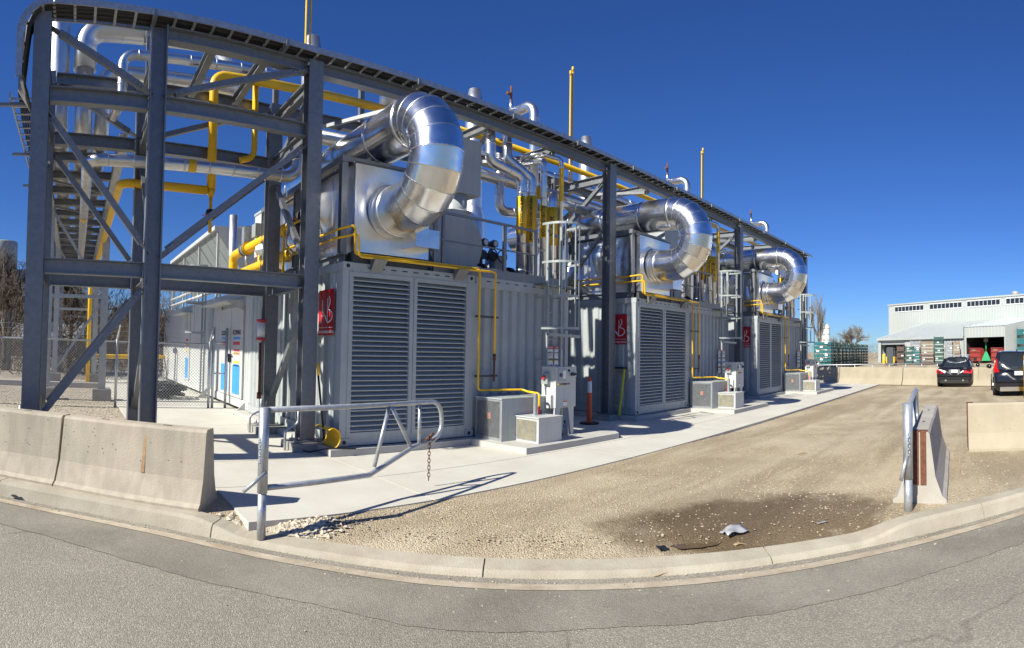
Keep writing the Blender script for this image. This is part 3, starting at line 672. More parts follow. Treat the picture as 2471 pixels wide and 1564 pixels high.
pipe('gas_pipe', [(.62, 23.3, 1.02), (9, 30, 1.0)], .09, 'yellow', 'low yellow gas pipe running level beyond the chain link fence', 'gas pipe', step=0)
# big yellow gas train behind the tower, over the enclosure roof
gt = pipe('gas_train', [(4.15, 15.05, 3.05), (4.15, 15.05, 4.06), (4.15, 10.2, 4.06)], .115, 'yellow', 'thick yellow gas pipe with grey flanged valve beside the rear tower column', 'gas pipe', step=0, R=.2)
pipe('gas_train', [(4.15, 14.9, 3.5), (4.15, 10.2, 3.52)], .11, 'yellow', 'thick yellow gas pipe lying just above the lower tower beam', 'gas pipe', step=0)
for y in (13.72, 13.97): inst('flange', ring(.175, .04, 'galv'), (4.15, y, 4.06), gt, (rad(90), 0, 0))
inst('flange', ring(.165, .03, 'yellow'), (4.15, 13.67, 4.06), gt, (rad(90), 0, 0))
MB().cyl((4.15, 13.74, 4.06), (4.15, 13.95, 4.06), .15).box((4.05, 13.74, 4.18), (4.25, 13.95, 4.6)).cyl((4.15, 13.85, 3.92), (4.15, 13.85, 3.66), .03).build('shutoff_valve', 'galv_light', gt)
for y in (11.4, 12.8): MB().cyl((4.15, y, 3.02), (4.15, y, 3.95), .035).build('pipe_support', 'yellow', gt)
jk = thing('work_jacket', (3.98, 9.9, 3.05), 'black work jacket with orange stripes hanging on the yellow guard rail', 'jacket')
mb = MB()
prof = [(0, .02, .03), (.02, .16, .06), (.1, .2, .09), (.3, .17, .1), (.5, .19, .1), (.62, .16, .08), (.66, .05, .03)]
for k, (z, w, d) in enumerate(prof):
    for i in range(10): t = i * math.pi / 5; mb.v.append(Vector((3.98 + d * math.cos(t), 9.9 + w * math.sin(t) + .03 * noise.noise(Vector((t, z * 5, 0))), 3.5 + z)))
for k in range(len(prof) - 1):
    for i in range(10): mb.f.append([k * 10 + i, k * 10 + (i + 1) % 10, k * 10 + 10 + (i + 1) % 10, k * 10 + 10 + i]); mb.sm.append(True)
mb.build('jacket_body', 'black', jk)
MB().bar((3.87, 9.82, 3.55), (3.9, 9.95, 3.85), .012, .06, (1, 0, 0)).bar((3.88, 9.78, 3.95), (3.9, 9.95, 4.08), .012, .05, (1, 0, 0)).build('stripe', 'orange', jk)
gr_ = thing('guard_rail', (3.85, 9.9, 3.0), 'yellow hooped guard rail between the first tower columns', 'railing')
MB().tube(fillet([(3.86, 9.3, 3.05), (3.86, 9.3, 3.92), (3.86, 10.4, 3.92), (3.86, 10.4, 3.05)], .06), .025, 8).build('hoop', 'yellow', gr_); MB().cyl((3.86, 9.3, 3.5), (3.86, 10.4, 3.5), .02).build('mid_rail', 'yellow', gr_)
# manual release station on the rear column
ms = thing('call_station', (3.52, 10.52, 1.9), 'white and red manual station clamped to the rear tower column', 'alarm')
MB().cyl((3.47, 10.45, 1.80), (3.47, 10.45, 2.1), .075).build('housing', 'white', ms)
for z in (1.76, 2.11): MB().cyl((3.47, 10.45, z), (3.47, 10.45, z + .05), .095).build('red_ring', 'signred', ms)
MB().tube([(3.45, 10.42, 1.72), (3.45, 10.42, .75)], .025, 8).cyl((3.45, 10.42, .78), (3.45, 10.42, .66), .045).build('hanging_rod', 'rust', ms)
for i, (x, y) in enumerate(((3.7, 8.75), (3.7, 10.65), (-.61, 8.36))):
    tag(MB().tube(fillet([(x - .36, y - .05, -.05), (x - .36, y - .05, .32), (x - .14, y - .05, .42), (x - .14, y - .05, .7)], .1), .022, 8).build('grounding_conduit', 'galv_light', org=(x - .36, y, 0)), ['grey bent conduit at the foot of the front tower column by the gate', 'grey bent conduit at the foot of the rear tower column', 'grey bent conduit at the foot of the outermost tower column'][i], 'conduit')
for k in range(3):    # thin vent masts behind the rack
    t = thing('vent_mast', (4.34 + SP * k, 10.62, 3.1), ['pair of thin yellow vent pipes rising behind the tower, tallest above the first container', 'pair of thin yellow vent pipes rising behind the second container', 'pair of thin yellow vent pipes rising behind the third container'][k], 'vent pipe', 'yellow vent masts')
    for s, h in ((-.045, 9.55), (.05, 9.7)):
        x = 4.34 + SP * k + s; o = MB().cyl((x, 10.62, 3.1), (x, 10.62, h), .022, n=8).build('mast', 'yellow', t); MB().cyl((x, 10.62, h - .12), (x, 10.62, h + .01), .034, n=8).build('cap', 'yellow', o)
# ================================================================== GENERATOR UNITS (built once, then copied along the row)
X0, XA, XB, YD = 4.02, 6.70, 9.32, 8.134
ZB, ZT = .12, 3.02
UNIT = []      # things of the first unit: (object, labels for units 2 and 3)
def corr(mb, p, d, L, nrm, z0, z1, per=.27, dep=.036):
    p, d, nrm = Vector(p), Vector(d), Vector(nrm); pts = []; s = 0
    while s < L - .01:
        for a, b in ((0, 0), (.28, 0), (.40, -1), (.68, -1), (.80, 0)):
            t = s + a * per
            if t < L: pts.append((t, b * dep))
        s += per
    pts.append((L, 0)); o = len(mb.v)
    for t, b in pts:
        q = p + d * t + nrm * b; mb.v += [Vector((q.x, q.y, z0)), Vector((q.x, q.y, z1))]
    for i in range(len(pts) - 1): mb.f.append([o + 2 * i, o + 2 * i + 2, o + 2 * i + 3, o + 2 * i + 1]); mb.sm.append(False)
    return mb
def casting(x, y, z):
    return (x, y, z)
cast_me = MB().box((-.09, -.09, -.06), (.09, .09, .06)).mesh('corner_casting', 'grey_paint')
hole_me = MB().cyl((0, -.003, 0), (0, .003, 0), .032, n=10).mesh('casting_hole', 'dark_void')
def add_casting(x, y, z, par):
    c = inst('corner_casting', cast_me, (x, y, z), par); inst('casting_hole', hole_me, (x, y - .0915, z), c)
# ---- container with louvred end
def louvred():
    t = thing('louvred_container', ((X0 + XA) / 2, YD, ZB), 'grey louvred generator container standing beside the rack tower, red sign sunlit', 'container', 'louvred generator containers')
    y1 = 12.95; x0, x1 = X0, XA - .012
    MB().box((x0 + .05, YD + .05, ZB), (x1 - .05, y1, ZB + .16)).build('floor_frame', 'grey_paint', t)
    MB().box((x0 + .04, YD + .1, ZT - .12), (x1 - .04, y1, ZT - .02)).build('roof', 'grey_paint', t)
    corr(MB(), (x0 + .03, y1, 0), (0, -1, 0), y1 - YD - .16, (-1, 0, 0), ZB + .16, ZT - .12).build('side_wall', 'grey_paint', t)
    corr(MB(), (x1 - .03, YD + .16, 0), (0, 1, 0), y1 - YD - .16, (1, 0, 0), ZB + .16, ZT - .12).build('side_wall', 'grey_paint', t)
    for z0, z1 in ((ZB, ZB + .16), (ZT - .13, ZT)): MB().box((x0, YD + .18, z0), (x0 + .06, y1, z1)).build('side_rail', 'grey_paint' , t)
    for x in (x0 + .09, x1 - .09):
        MB().box((x - .085, YD + .012, ZB + .12), (x + .085, YD + .16, ZT - .12)).build('corner_post', 'grey_paint', t)
        for z in (ZB + .06, ZT - .06): add_casting(x, YD + .085, z, t)
    MB().box((x0 + .18, YD + .012, ZT - .148), (x1 - .18, YD + .12, ZT - .005)).build('header', 'grey_paint', t)
    MB().box((x0 + .18, YD + .012, ZB + .005), (x1 - .18, YD + .12, ZB + .133)).build('sill', 'grey_paint', t)
    for i in range(8):
        x = x0 + .5 + i * .22; MB().box((x - .05, YD + .006, ZT - .075), (x + .05, YD + .011, ZT - .06)).build('vent_slot', 'dark_void', t)
    for x in (x0 + .5, x0 + .75, x1 - .4): MB().cyl((x, YD + .008, ZB + .065), (x, YD + .012, ZB + .065), .045, n=10).build('drain_cover', 'louvre', t)
    z0, z1 = ZB + .135, ZT - .15; n = 31
    sl = MB().add([(-.5, .01, .0), (.5, .01, 0), (.5, .085, .055), (-.5, .085, .055), (-.5, .012, -.018), (.5, .012, -.018), (.5, .087, .05), (-.5, .087, .05)], [(0, 1, 2, 3), (7, 6, 5, 4), (4, 5, 1, 0), (1, 5, 6, 2), (3, 2, 6, 7), (0, 3, 7, 4)])
    for (a, b) in ((x0 + .125, x0 + 1.335), (x0 + 1.345, x1 - .125)):
        w = .07
        fr = MB().box((a, YD + .002, z0), (a + w, YD + .1, z1)).box((b - w, YD + .002, z0), (b, YD + .1, z1)).box((a + w, YD + .002, z0), (b - w, YD + .1, z0 + w)).box((a + w, YD + .002, z1 - w), (b - w, YD + .1, z1))
        f = fr.build('louvre_frame', 'grey_paint', t)
        MB().box((a + w, YD + .1, z0), (b - w, YD + .115, z1)).build('backing', 'dark_void', t)
        me = MB(); me.v = [Vector((v.x * (b - a - 2 * w), v.y, v.z)) for v in sl.v]; me.f = sl.f; me.sm = sl.sm; me = me.mesh('slat', 'louvre')
        for i in range(n): inst('slat', me, ((a + b) / 2, YD + .008, z0 + w + .03 + i * (z1 - z0 - 2 * w - .05) / (n - 1) * .985), f)
    # red emblem panel on the flank
    ya, yb, za, zb = 9.02, 8.42, 1.86, 2.62
    sg = MB(); K = 12
    for i in range(K + 1):
        y = ya + (yb - ya) * i / K; xx = x0 + .008 + .012 * (1 if i % 4 in (2, 3) else 0)
        sg.v += [Vector((xx - .012, y, za)), Vector((xx - .012, y, zb))]
    for i in range(K): sg.f.append([2 * i, 2 * i + 2, 2 * i + 3, 2 * i + 1]); sg.sm.append(False)
    s = sg.build('emblem_panel', 'red', t); s['label'] = 'red panel with thin white letters'
    def stroke(pts, w):
        m = MB()
        for (a, b), (c, d) in zip(pts, pts[1:]):
            p, q = Vector((x0 - .009, ya + (yb - ya) * a, za + (zb - za) * b)), Vector((x0 - .009, ya + (yb - ya) * c, za + (zb - za) * d))
            m.bar(p, q, .006, w, (1, 0, 0)) if False else m.bar(p, q, w, .006, (-1, 0, 0))
        m.build('letter_stroke', 'white', s)
    stroke([(.18, .27), (.30, .52), (.26, .78)], .016); stroke([(.28, .56), (.62, .28)], .03); stroke([(.22, .42), (.42, .44)], .014)
    stroke([(.60, .28), (.62, .8)], .014)
    arc = [(.62 + .30 * math.sin(a), .42 - .14 * math.cos(a)) for a in [i * math.pi / 8 for i in range(9)]]
    stroke(arc + [(.70, .62), (.78, .74), (.72, .84)], .02)
    stroke([(.02, .17), (.98, .17)], .008)
    text_part('COGENERATION WORLD', s, (x0 - .010, (ya + yb) / 2, za + .055), .062, (-1, 0, 0), (0, 0, 1), 'white', .002, stretch=.86)
    return t
UNIT.append((louvred(), ['grey louvred generator container in the middle of the row, yellow ladder beside it', 'grey louvred generator container at the far end of the row by the yard']))
# ---- plain corrugated container beside it
def plain():
    t = thing('corrugated_container', ((XA + XB) / 2, YD, ZB), 'grey corrugated container right of the first louvred container, behind the caged ladder', 'container', 'corrugated containers')
    y1 = 12.95; x0, x1 = XA + .012, XB; Y = YD + .06
    MB().box((x0 + .05, Y + .08, ZB), (x1 - .05, y1, ZB + .16)).build('floor_frame', 'grey_paint', t)
    MB().box((x0 + .04, Y + .1, ZT - .12), (x1 - .04, y1, ZT - .02)).build('roof', 'grey_paint', t)
    corr(MB(), (x0 + .1, Y + .03, 0), (1, 0, 0), x1 - x0 - .2, (0, -1, 0), ZB + .14, ZT - .2, .235, .05).build('end_wall', 'grey_paint', t)
    corr(MB(), (x1 - .03, Y + .16, 0), (0, 1, 0), y1 - Y - .16, (1, 0, 0), ZB + .16, ZT - .12).build('side_wall', 'grey_paint', t)
    corr(MB(), (x0 + .03, y1, 0), (0, -1, 0), y1 - Y - .16, (-1, 0, 0), ZB + .16, ZT - .12).build('side_wall', 'grey_paint', t)
    for z0, z1 in ((ZB, ZB + .16), (ZT - .2, ZT)): MB().box((x0 + .05, Y, z0), (x1 - .05, Y + .1, z1)).build('end_rail', 'grey_paint', t)
    for x in (x0 + .05, x1 - .05): MB().box((x - .05, Y - .004, ZB + .12), (x + .05, Y + .12, ZT - .12)).build('corner_post', 'grey_paint', t)
    for z in (ZB + .06, ZT - .06): add_casting(x1 - .085, Y + .08, z, t)
    for i in range(7):
        x = x0 + .35 + i * .24; MB().box((x - .05, Y - .006, ZT - .075), (x + .05, Y - .001, ZT - .06)).build('vent_slot', 'dark_void', t)
    for (a, b) in ((8.64, 8.83), (8.87, 9.11)):
        s = MB().box((a, Y - .028, 1.02), (b, Y - .022, 1.78)).build('warning_board', 'white', t)
        for z0, z1, m in ((1.71, 1.78, 'signred'), (1.47, 1.52, 'signyel'), (1.18, 1.23, 'signorg')):
            MB().box((a, Y - .031, z0), (b, Y - .0285, z1)).build('colour_band', m, s)
        c = (a + b) / 2
        text_part('DANGER', s, (c, Y - .032, 1.745), .045, (0, -1, 0), (0, 0, 1), 'white', .001)
        text_part('ATTENTION', s, (c, Y - .032, 1.495), .036, (0, -1, 0), (0, 0, 1), 'black', .001)
        text_part('WARNING', s, (c, Y - .032, 1.205), .036, (0, -1, 0), (0, 0, 1), 'black', .001)
        for q in (-.055, .035): MB().cyl((c + q, Y - .0288, 1.36), (c + q, Y - .032, 1.36), .042, n=14).build('pictogram', 'signblue', s)
        MB().lathe([(.034, -.032), (.046, -.032)], (c, Y, 1.615), 16, 'y').build('prohibition_ring', 'signred', s)
        MB().add([(c - .04, Y - .031, 1.06), (c + .03, Y - .031, 1.06), (c - .005, Y - .031, 1.13)], [(0, 1, 2)]).build('hazard_triangle', 'signyel', s)
    return t
UNIT.append((plain(), ['grey corrugated container right of the middle louvred container', 'grey corrugated container at the far end of the row beside the yard']))
# ---- heat recovery casing on the roof
CX0, CX1, CZ0, CZ1, CY1 = 4.22, 5.66, 3.20, 4.62, 12.4
def casing():
    t = thing('heat_recovery_casing', ((CX0 + CX1) / 2, YD, ZT), 'shiny aluminium clad heat recovery box on the first container roof', 'heat exchanger', 'heat recovery boxes')
    mb = MB(); n = 10
    def dent(u, v): return .02 * noise.noise(Vector((u * 1.7 + 3, v * 1.9, 2))) * 4 * min(u, 1 - u, .25) * min(v, 1 - v, .25) * 16
    for j in range(n + 1):
        for i in range(n + 1):
            u, v = i / n, j / n; mb.v.append(Vector((CX0 + (CX1 - CX0) * u, YD + .03 - dent(u, v) * 1.0, CZ0 + (CZ1 - CZ0) * v)))
    for j in range(n):
        for i in range(n): a = j * (n + 1) + i; mb.f.append([a, a + 1, a + n + 2, a + n + 1]); mb.sm.append(True)
    mb.build('front_panel', 'alu_case', t)
    k = 5; w = (CY1 - YD - .03) / k
    for q in range(k):
        mb = MB(); y0 = YD + .032 + q * w
        for j in range(n + 1):
            for i in range(n + 1):
                u, v = i / n, j / n; mb.v.append(Vector((CX0 - dent(u + q, v) * 1.0, y0 + (w - .01) * u, CZ0 + (CZ1 - CZ0) * v)))
        for j in range(n):
            for i in range(n): a = j * (n + 1) + i; mb.f.append([a + n + 1, a + n + 2, a + 1, a]); mb.sm.append(True)
        mb.build('side_panel', 'alu_case', t)
        if q: MB().box((CX0 - .012, y0 - .03, CZ0), (CX0 - .002, y0 + .02, CZ1)).build('seam_strip', 'alu_pipe', t)
    MB().box((CX0 + .02, YD + .06, CZ0 + .01), (CX1 - .004, CY1, CZ1 - .01)).build('core', 'alu_dull', t)
    MB().box((CX0 - .02, YD + .02, CZ1), (CX1 + .01, CY1, CZ1 + .03)).build('lid', 'dark_steel', t)
    MB().ibeam((CX0 - .1, YD + .15, ZT + .085), (CX0 - .1, CY1, ZT + .085), .15, .12).build('skid_beam', 'galv', t)
    MB().ibeam((CX1 - .1, YD + .15, ZT + .085), (CX1 - .1, CY1, ZT + .085), .15, .12).build('skid_beam', 'galv', t)
    MB().box((CX0, YD + .05, ZT + .0), (CX1, YD + .14, ZT + .16)).build('skid_front', 'dark_steel', t)
    for y in (YD + .2, YD + 2.2, CY1 - .1): MB().ibeam((CX0 - .13, y, ZT + .165), (CX0 - .13, y, CZ1 + .02), .12, .11, .012, .01, (0, 1, 0)).build('frame_post', 'galv', t)
    MB().bar((CX0 - .13, YD + .14, CZ1 + .08), (CX0 - .13, CY1, CZ1 + .08), .1, .1).build('frame_rail', 'galv', t)
    MB().bar((CX0 - .08, YD + .2, CZ1 + .09), (CX1 - .05, YD + .2, CZ1 + .09), .08, .08).build('frame_rail', 'galv', t)
    # rectangular stub below the round duct
    MB().box((5.12, YD - .40, 3.32), (5.58, YD + .028, 3.62)).build('inspection_stub', 'alu_case', t)
    return t
UNIT.append((casing(), ['shiny aluminium clad heat recovery box on the middle container roof', 'shiny aluminium clad heat recovery box on the farthest container roof']))
# ---- U shaped exhaust duct of mitred gores
def uduct():
    xu, yb, z1, z2, r = 4.92, 7.60, 3.90, 5.23, .412
    t = thing('exhaust_duct', (xu, YD, z1), 'huge shiny aluminium exhaust duct bent in a U beside the rack tower', 'duct', 'U shaped exhaust ducts')
    R = (z2 - z1) / 2; zc = (z1 + z2) / 2; n = 40; NG = 10
    planes = [(Vector((xu, yb - R * math.sin(a), zc - R * math.cos(a))), Vector((0, -math.cos(a), math.sin(a)))) for a in [math.pi * i / NG for i in range(NG + 1)]]
    # mitre lines: points on the plane through the bend centre
    def ringpts(c, ang, rr):
        out = Vector((0, -math.sin(ang), -math.cos(ang))); X = Vector((1, 0, 0))
        return [Vector((xu, yb, zc)) + out * (R + rr * math.cos(b)) + X * (rr * math.sin(b)) for b in [2 * math.pi * i / n for i in range(n)]]
    for g in range(NG):
        a0, a1 = math.pi * g / NG, math.pi * (g + 1) / NG
        A, B = ringpts(None, a0, r), ringpts(None, a1, r)
        MB().add(A + B, [(i, (i + 1) % n, n + (i + 1) % n, n + i) for i in range(n)], True).build('gore', 'alu', t)
        if g:
            A, B = ringpts(None, a0 - .012, r + .004), ringpts(None, a0 + .012, r + .004); C = ringpts(None, a0, r + .009)
            MB().add(A + C + B, [(i, (i + 1) % n, n + (i + 1) % n, n + i) for i in range(2 * n) if True and (i % n) != n - 1] + [(n - 1, 0, n, 2 * n - 1), (2 * n - 1, n, 2 * n, 3 * n - 1)], True).build('seam_bead', 'alu_pipe', t)
    MB().cyl((xu, yb, z1), (xu, YD + .03, z1), r, None, n, False).build('lower_stub', 'alu', t)
    y = yb; k = 0
    for y0, y1 in ((yb, 8.5), (8.5, 9.7), (9.7, 10.9), (10.9, 12.2), (12.2, 13.4)):
        MB().cyl((xu, y0, z2), (xu, y1, z2), r - .002 * (k % 2), None, n, False).build('straight_section', 'alu', t); k += 1
    rm = ring(r + .008, .05, 'alu_pipe', n)
    rm = MB().lathe([(r, -.03), (r + .009, -.028), (r + .009, .028), (r, .03)], (0, 0, 0), n).mesh('joint_band', 'alu_pipe')
    for y, z in ((7.98, z1), (8.5, z2), (9.7, z2), (10.9, z2), (12.2, z2), (7.6, z2)): inst('joint_band', rm, (xu, y, z), t, (rad(90), 0, 0))
    MB().lathe([(r + .05, -.03), (r + .05, .0), (r, .001)], (xu, YD + .03, z1), n, 'y').build('collar', 'alu_pipe', t)
    MB().box((xu - .1, YD + .5, CZ1 + .03), (xu + .1, YD + .62, z2 - r + .02)).build('saddle', 'dark_steel', t)
    MB().box((xu - .1, CY1 - .5, CZ1 + .03), (xu + .1, CY1 - .4, z2 - r + .02)).build('saddle', 'dark_steel', t)
    return t
UNIT.append((uduct(), ['shiny aluminium exhaust duct bent in a U over the middle container', 'shiny aluminium exhaust duct bent in a U over the farthest container']))
# ---- silencer drum with end disc
def drum():
    t = thing('silencer_drum', (6.62, 8.85, ZT), 'round silencer drum with flat disc end behind the roof railing of the first unit', 'silencer', 'silencer drums')
    c = (6.74, 8.85, 3.72); r = .63
    MB().cyl((c[0], 8.86, c[2]), (c[0], 11.4, c[2]), r, None, 36, True).build('shell', 'alu_dull', t)
    MB().cyl((c[0], 8.80, c[2]), (c[0], 8.858, c[2]), r + .025, None, 36, True).build('end_disc', M['grey_paint'], t)
    MB().cyl((7.08, 9.3, 4.1), (7.08, 9.3, 4.79), .25, None, 24).build('neck', 'grey_paint', t)
    MB().lathe([(.25, 0), (.34, .0), (.34, .05), (.25, .05)], (7.08, 9.3, 4.4), 24).build('flange', 'grey_paint', t)
    MB().box((6.75, 9.0, 4.79), (7.5, 9.65, 5.9)).build('plenum', 'grey_paint', t)
    for y in (9.2, 11): MB().box((c[0] - .5, y, ZT), (c[0] + .5, y + .12, 3.35)).build('cradle', 'galv', t)
    return t
UNIT.append((drum(), ['round silencer drum with flat disc end on the middle unit roof', 'round silencer drum with flat disc end on the farthest unit roof']))
# ---- chimney stack further back
def stack():
    x, y = 8.30, 19.8; t = thing('chimney_stack', (x, y, 3.0), 'round aluminium chimney stack with tapered top behind the first unit', 'chimney', 'chimney stacks')
    MB().lathe([(.53, 0), (.53, 4.5), (.40, 4.95)], (x, y, 3.0), 28).build('base_section', 'alu_dull', t)
    MB().lathe([(.40, 7.95), (.40, 12.5)], (x, y, 0), 28).build('shaft', 'alu_dull', t)
    MB().lathe([(.42, 12.3), (.42, 12.42), (.26, 13.25), (.24, 13.25), (.3, 12.7)], (x, y, 0), 28).build('tapered_top', 'alu_dull', t)
    for z in (8.0, 9.2, 10.8): inst('seam_band', ring(.4, .05, 'alu_pipe', 28), (x, y, z), t)
    MB().box((x - .7, y - .7, -.05), (x + .7, y + .7, 3.0)).build('pedestal', 'grey_paint', t)
    return t
UNIT.append((stack(), ['round aluminium chimney stack with tapered top behind the middle unit', 'round aluminium chimney stack with tapered top behind the farthest unit']))
# ---- process pipes with yellow text sleeves
names = [('ENGINE COOLING SUPPLY', 8.62, .11, 8.95, .075), ('ENGINE COOLING RETURN', 8.91, .11, 8.95, .075), ('CONDENSATE', 9.12, .075, 8.78, .1), ('STEAM', 9.37, .12, 8.75, .15)]
lab = {'ENGINE COOLING SUPPLY': 'aluminium cooling pipe with tall yellow sleeve nearest the silencer drum', 'ENGINE COOLING RETURN': 'aluminium cooling pipe with yellow sleeve, second from the silencer drum', 'CONDENSATE': 'slim aluminium pipe with yellow sleeve reading CONDENSATE', 'STEAM': 'thick aluminium pipe with yellow sleeve reading STEAM'}
def procpipes():
    out = []
    for i, (tx, x, r, y, ts) in enumerate(names):
        z0, zs0, zs1 = ZT + .02, (4.18, 4.02, 4.15, 4.0)[i], (4.98, 5.05, 4.85, 4.85)[i]
        t = thing('process_pipe', (x, y, z0), lab[tx] + ' at the first unit', 'pipe', 'labelled process pipes')
        if i == 0: pts = [(x, y, z0), (x, y, 5.42), (7.80, y + .12, 5.62), (7.80, y + .12, 6.6), (7.80, 10.1, 6.9)]
        elif i == 1: pts = [(x, y, z0), (x, y, 5.45), (8.42, y + .25, 5.82), (8.42, y + .3, 6.6), (8.42, 10.3, 7.0)]
        elif i == 2: pts = [(x, y, z0), (x, y, 5.82), (9.2, y + .1, 5.9), (9.2, 9.8, 6.0)]
        else: pts = [(x, y, z0), (x, y, 5.12), (x + .3, y + .2, 5.2), (x + .9, 9.6, 5.3)]
        pipe('x', pts, r, 'alu_pipe', parent=t, step=.5, R=r * 1.6, part='pipe_run')
        s = MB().lathe([(r + .003, zs0), (r + .008, zs0), (r + .008, zs1), (r + .003, zs1)], (x, y, 0), 22).build('name_sleeve', 'yellow', t)
        d = Vector((-x, -y, 0)).normalized()
        # wrap the lettering round the sleeve
        o = text_part(tx, s, (x, y, (zs0 + zs1) / 2), ts, (0, -1, 0), (-1, 0, 0), 'black', .001, bold=.004)
        aa = math.atan2(d.x, -d.y)
        for v in o.data.vertices:
            th = v.co.x / (r + .01) + aa; dep = r + .0095 + (0 if v.co.y > -.0005 else .001); v.co = Vector((dep * math.sin(th), -dep * math.cos(th), v.co.z))
        out.append((t, [lab[tx] + ' at the middle unit', lab[tx] + ' at the farthest unit']))
    return out
UNIT += procpipes()
t = pipe('overhead_loop', [(10.27, 10.25, 3.4), (10.27, 10.25, 7.95), (10.27, 11.15, 7.9)], .13, 'alu_pipe', 'aluminium jacketed pipe with elbow above the rack beside the first unit pipe cluster', 'pipe', 'overhead pipe loops', R=.3)
MB().cyl((10.2, 11.05, 7.9), (10.2, 11.05, 8.25), .05).build('vent_stub', 'alu_pipe', t); MB().cyl((10.2, 11.05, 8.25), (10.2, 11.05, 8.62), .03).cyl((10.05, 11.05, 8.4), (10.2, 11.05, 8.4), .04).build('rusty_vent', 'rust', t)
UNIT.append((t, ['aluminium jacketed pipe with elbow above the rack beside the middle unit', 'aluminium jacketed pipe with elbow above the rack beside the farthest unit']))
t = pipe('drop_pipe', [(9.12, 10.25, 6.7), (9.12, 10.25, 4.98), (10.2, 9.9, 5.02)], .115, 'alu_pipe', 'aluminium drop pipe with low elbow left of the yellow sleeves at the first unit', 'pipe', 'drop pipes', R=.22)
UNIT.append((t, ['aluminium drop pipe with low elbow left of the yellow sleeves at the middle unit', 'aluminium drop pipe with low elbow left of the yellow sleeves at the farthest unit']))
t = pipe('slim_pipe', [(9.52, 8.62, 3.3), (9.52, 8.62, 5.95), (9.25, 9.0, 6.1), (8.9, 9.3, 6.0)], .05, 'alu_pipe', 'slim aluminium pipe with yellow band hooking over the steam sleeve at the first unit', 'pipe', 'slim hooked pipes', R=.12, step=.7)
MB().lathe([(.056, 5.0), (.056, 5.75)], (9.52, 8.62, 0), 14).build('yellow_sleeve', 'yellow', t)
UNIT.append((t, ['slim aluminium pipe with yellow band hooking over the steam sleeve at the middle unit', 'slim aluminium pipe with yellow band hooking over the steam sleeve at the farthest unit']))
t = pipe('yellow_crossover', [(9.2, 9.3, 5.35), (10.3, 9.3, 5.22), (11.2, 9.3, 5.22)], .12, 'alu_pipe', 'aluminium pipe with yellow sleeve crossing behind the steam pipe at the first unit', 'pipe', 'crossover pipes', step=.6)
MB().cyl((9.25, 9.3, 5.347), (10.2, 9.3, 5.235), .128, None, 18).build('yellow_sleeve', 'yellow', t)
UNIT.append((t, ['aluminium pipe with yellow sleeve crossing behind the steam pipe at the middle unit', 'aluminium pipe with yellow sleeve crossing behind the steam pipe at the farthest unit']))
# ---- pipe skid with valves on the roof
def skid():
    t = thing('valve_skid', (8.3, 9.6, ZT), 'roof valve skid with black valves and blue handwheels at the first unit', 'valve skid', 'roof valve skids')
    MB().cyl((7.3, 9.3, 3.30), (9.2, 9.3, 3.34), .11, None, 18).build('header_pipe', 'alu_pipe', t)
    for x in (7.75, 8.55): MB().cyl((x, 9.3, 3.32), (x + .1, 9.3, 3.32), .17, None, 14).build('flange', 'black', t)
    MB().lathe([(.42, -.9), (.42, .9), (.3, 1.15)], (8.3, 11.3, 3.75), 24, 'y').build('expansion_drum', 'white_paint', t)
    MB().lathe([(.48, 0), (.48, .35), (.3, .62), (.02, .85)], (8.15, 10.9, 3.1), 24).build('conical_vessel', 'white_paint', t)
    for i, x in enumerate((8.0, 8.28)):
        y = 9.55; MB().tube(fillet([(x, y, 3.1), (x, y, 3.95), (x - .02, y - .12, 4.05)], .05), .035, 8).build('valve_stem', 'signblue' if i else 'dark_steel', t)
        v = MB().cyl((x, y - .1, 3.72), (x, y + .1, 3.72), .1, None, 14).cyl((x, y - .16, 3.98), (x, y + .04, 3.98), .08, None, 12).build('actuator', 'dark_steel', t)
        MB().cyl((x, y - .168, 3.98), (x, y - .161, 3.98), .06, None, 12).build('gauge_face', 'white', v)
        w = MB(); 
        pts = [(x + .16 + .13 * math.cos(a), y - .2, 3.72 + .13 * math.sin(a)) for a in [k * math.pi / 8 for k in range(17)]]
        w.tube(pts, .014, 6, False).bar(pts[0], pts[8], .012, .012).bar(pts[4], pts[12], .012, .012); w.build('handwheel', 'black', t)
    MB().tube([(8.02, 9.4, 3.6), (7.9, 9.3, 3.4), (8.0, 9.25, 3.2), (8.1, 9.3, 3.1)], .018, 6).build('blue_hose', 'blue', t)
    MB().box((8.35, 9.5, ZT), (8.62, 9.8, 3.75)).build('valve_box', 'grey_paint', t)
    for x in (7.5, 8.9): MB().box((x, 9.2, ZT), (x + .1, 9.4, 3.2)).build('foot', 'galv', t)
    return t
UNIT.append((skid(), ['roof valve skid with black valves and blue handwheels at the middle unit', 'roof valve skid with black valves and blue handwheels at the farthest unit']))
# ---- roof railing
def railing():
    t = thing('roof_railing', (7.3, 8.2, ZT), 'grey roof guard railing in front of the disc ended drum of the first unit', 'railing', 'roof railings')
    for x in (5.85, 6.02, 7.49, 8.33): MB().bar((x, 8.24, ZT - .1), (x, 8.24, 4.08), .07 if x != 6.02 else .05, .05, (0, 1, 0)).build('post', 'galv', t)
    for z, h in ((4.09, .045), (3.6, .02)): MB().bar((5.85, 8.22, z), (8.33, 8.22, z), .045, h).build('rail', 'galv', t)
    for z, h in ((4.09, .045), (3.6, .02)): MB().bar((8.85, 8.22, z), (9.3, 8.22, z), .045, h).build('rail', 'galv', t)
    MB().box((5.8, 8.2, ZT + .002), (9.3, 8.215, ZT + .17)).build('toe_board', 'galv', t)
    for x in (9.28,): MB().bar((x, 8.24, ZT - .1), (x, 8.24, 4.08), .05, .05).build('post', 'galv', t)
    return t
UNIT.append((railing(), ['grey roof guard railing on the middle unit', 'grey roof guard railing on the farthest unit']))
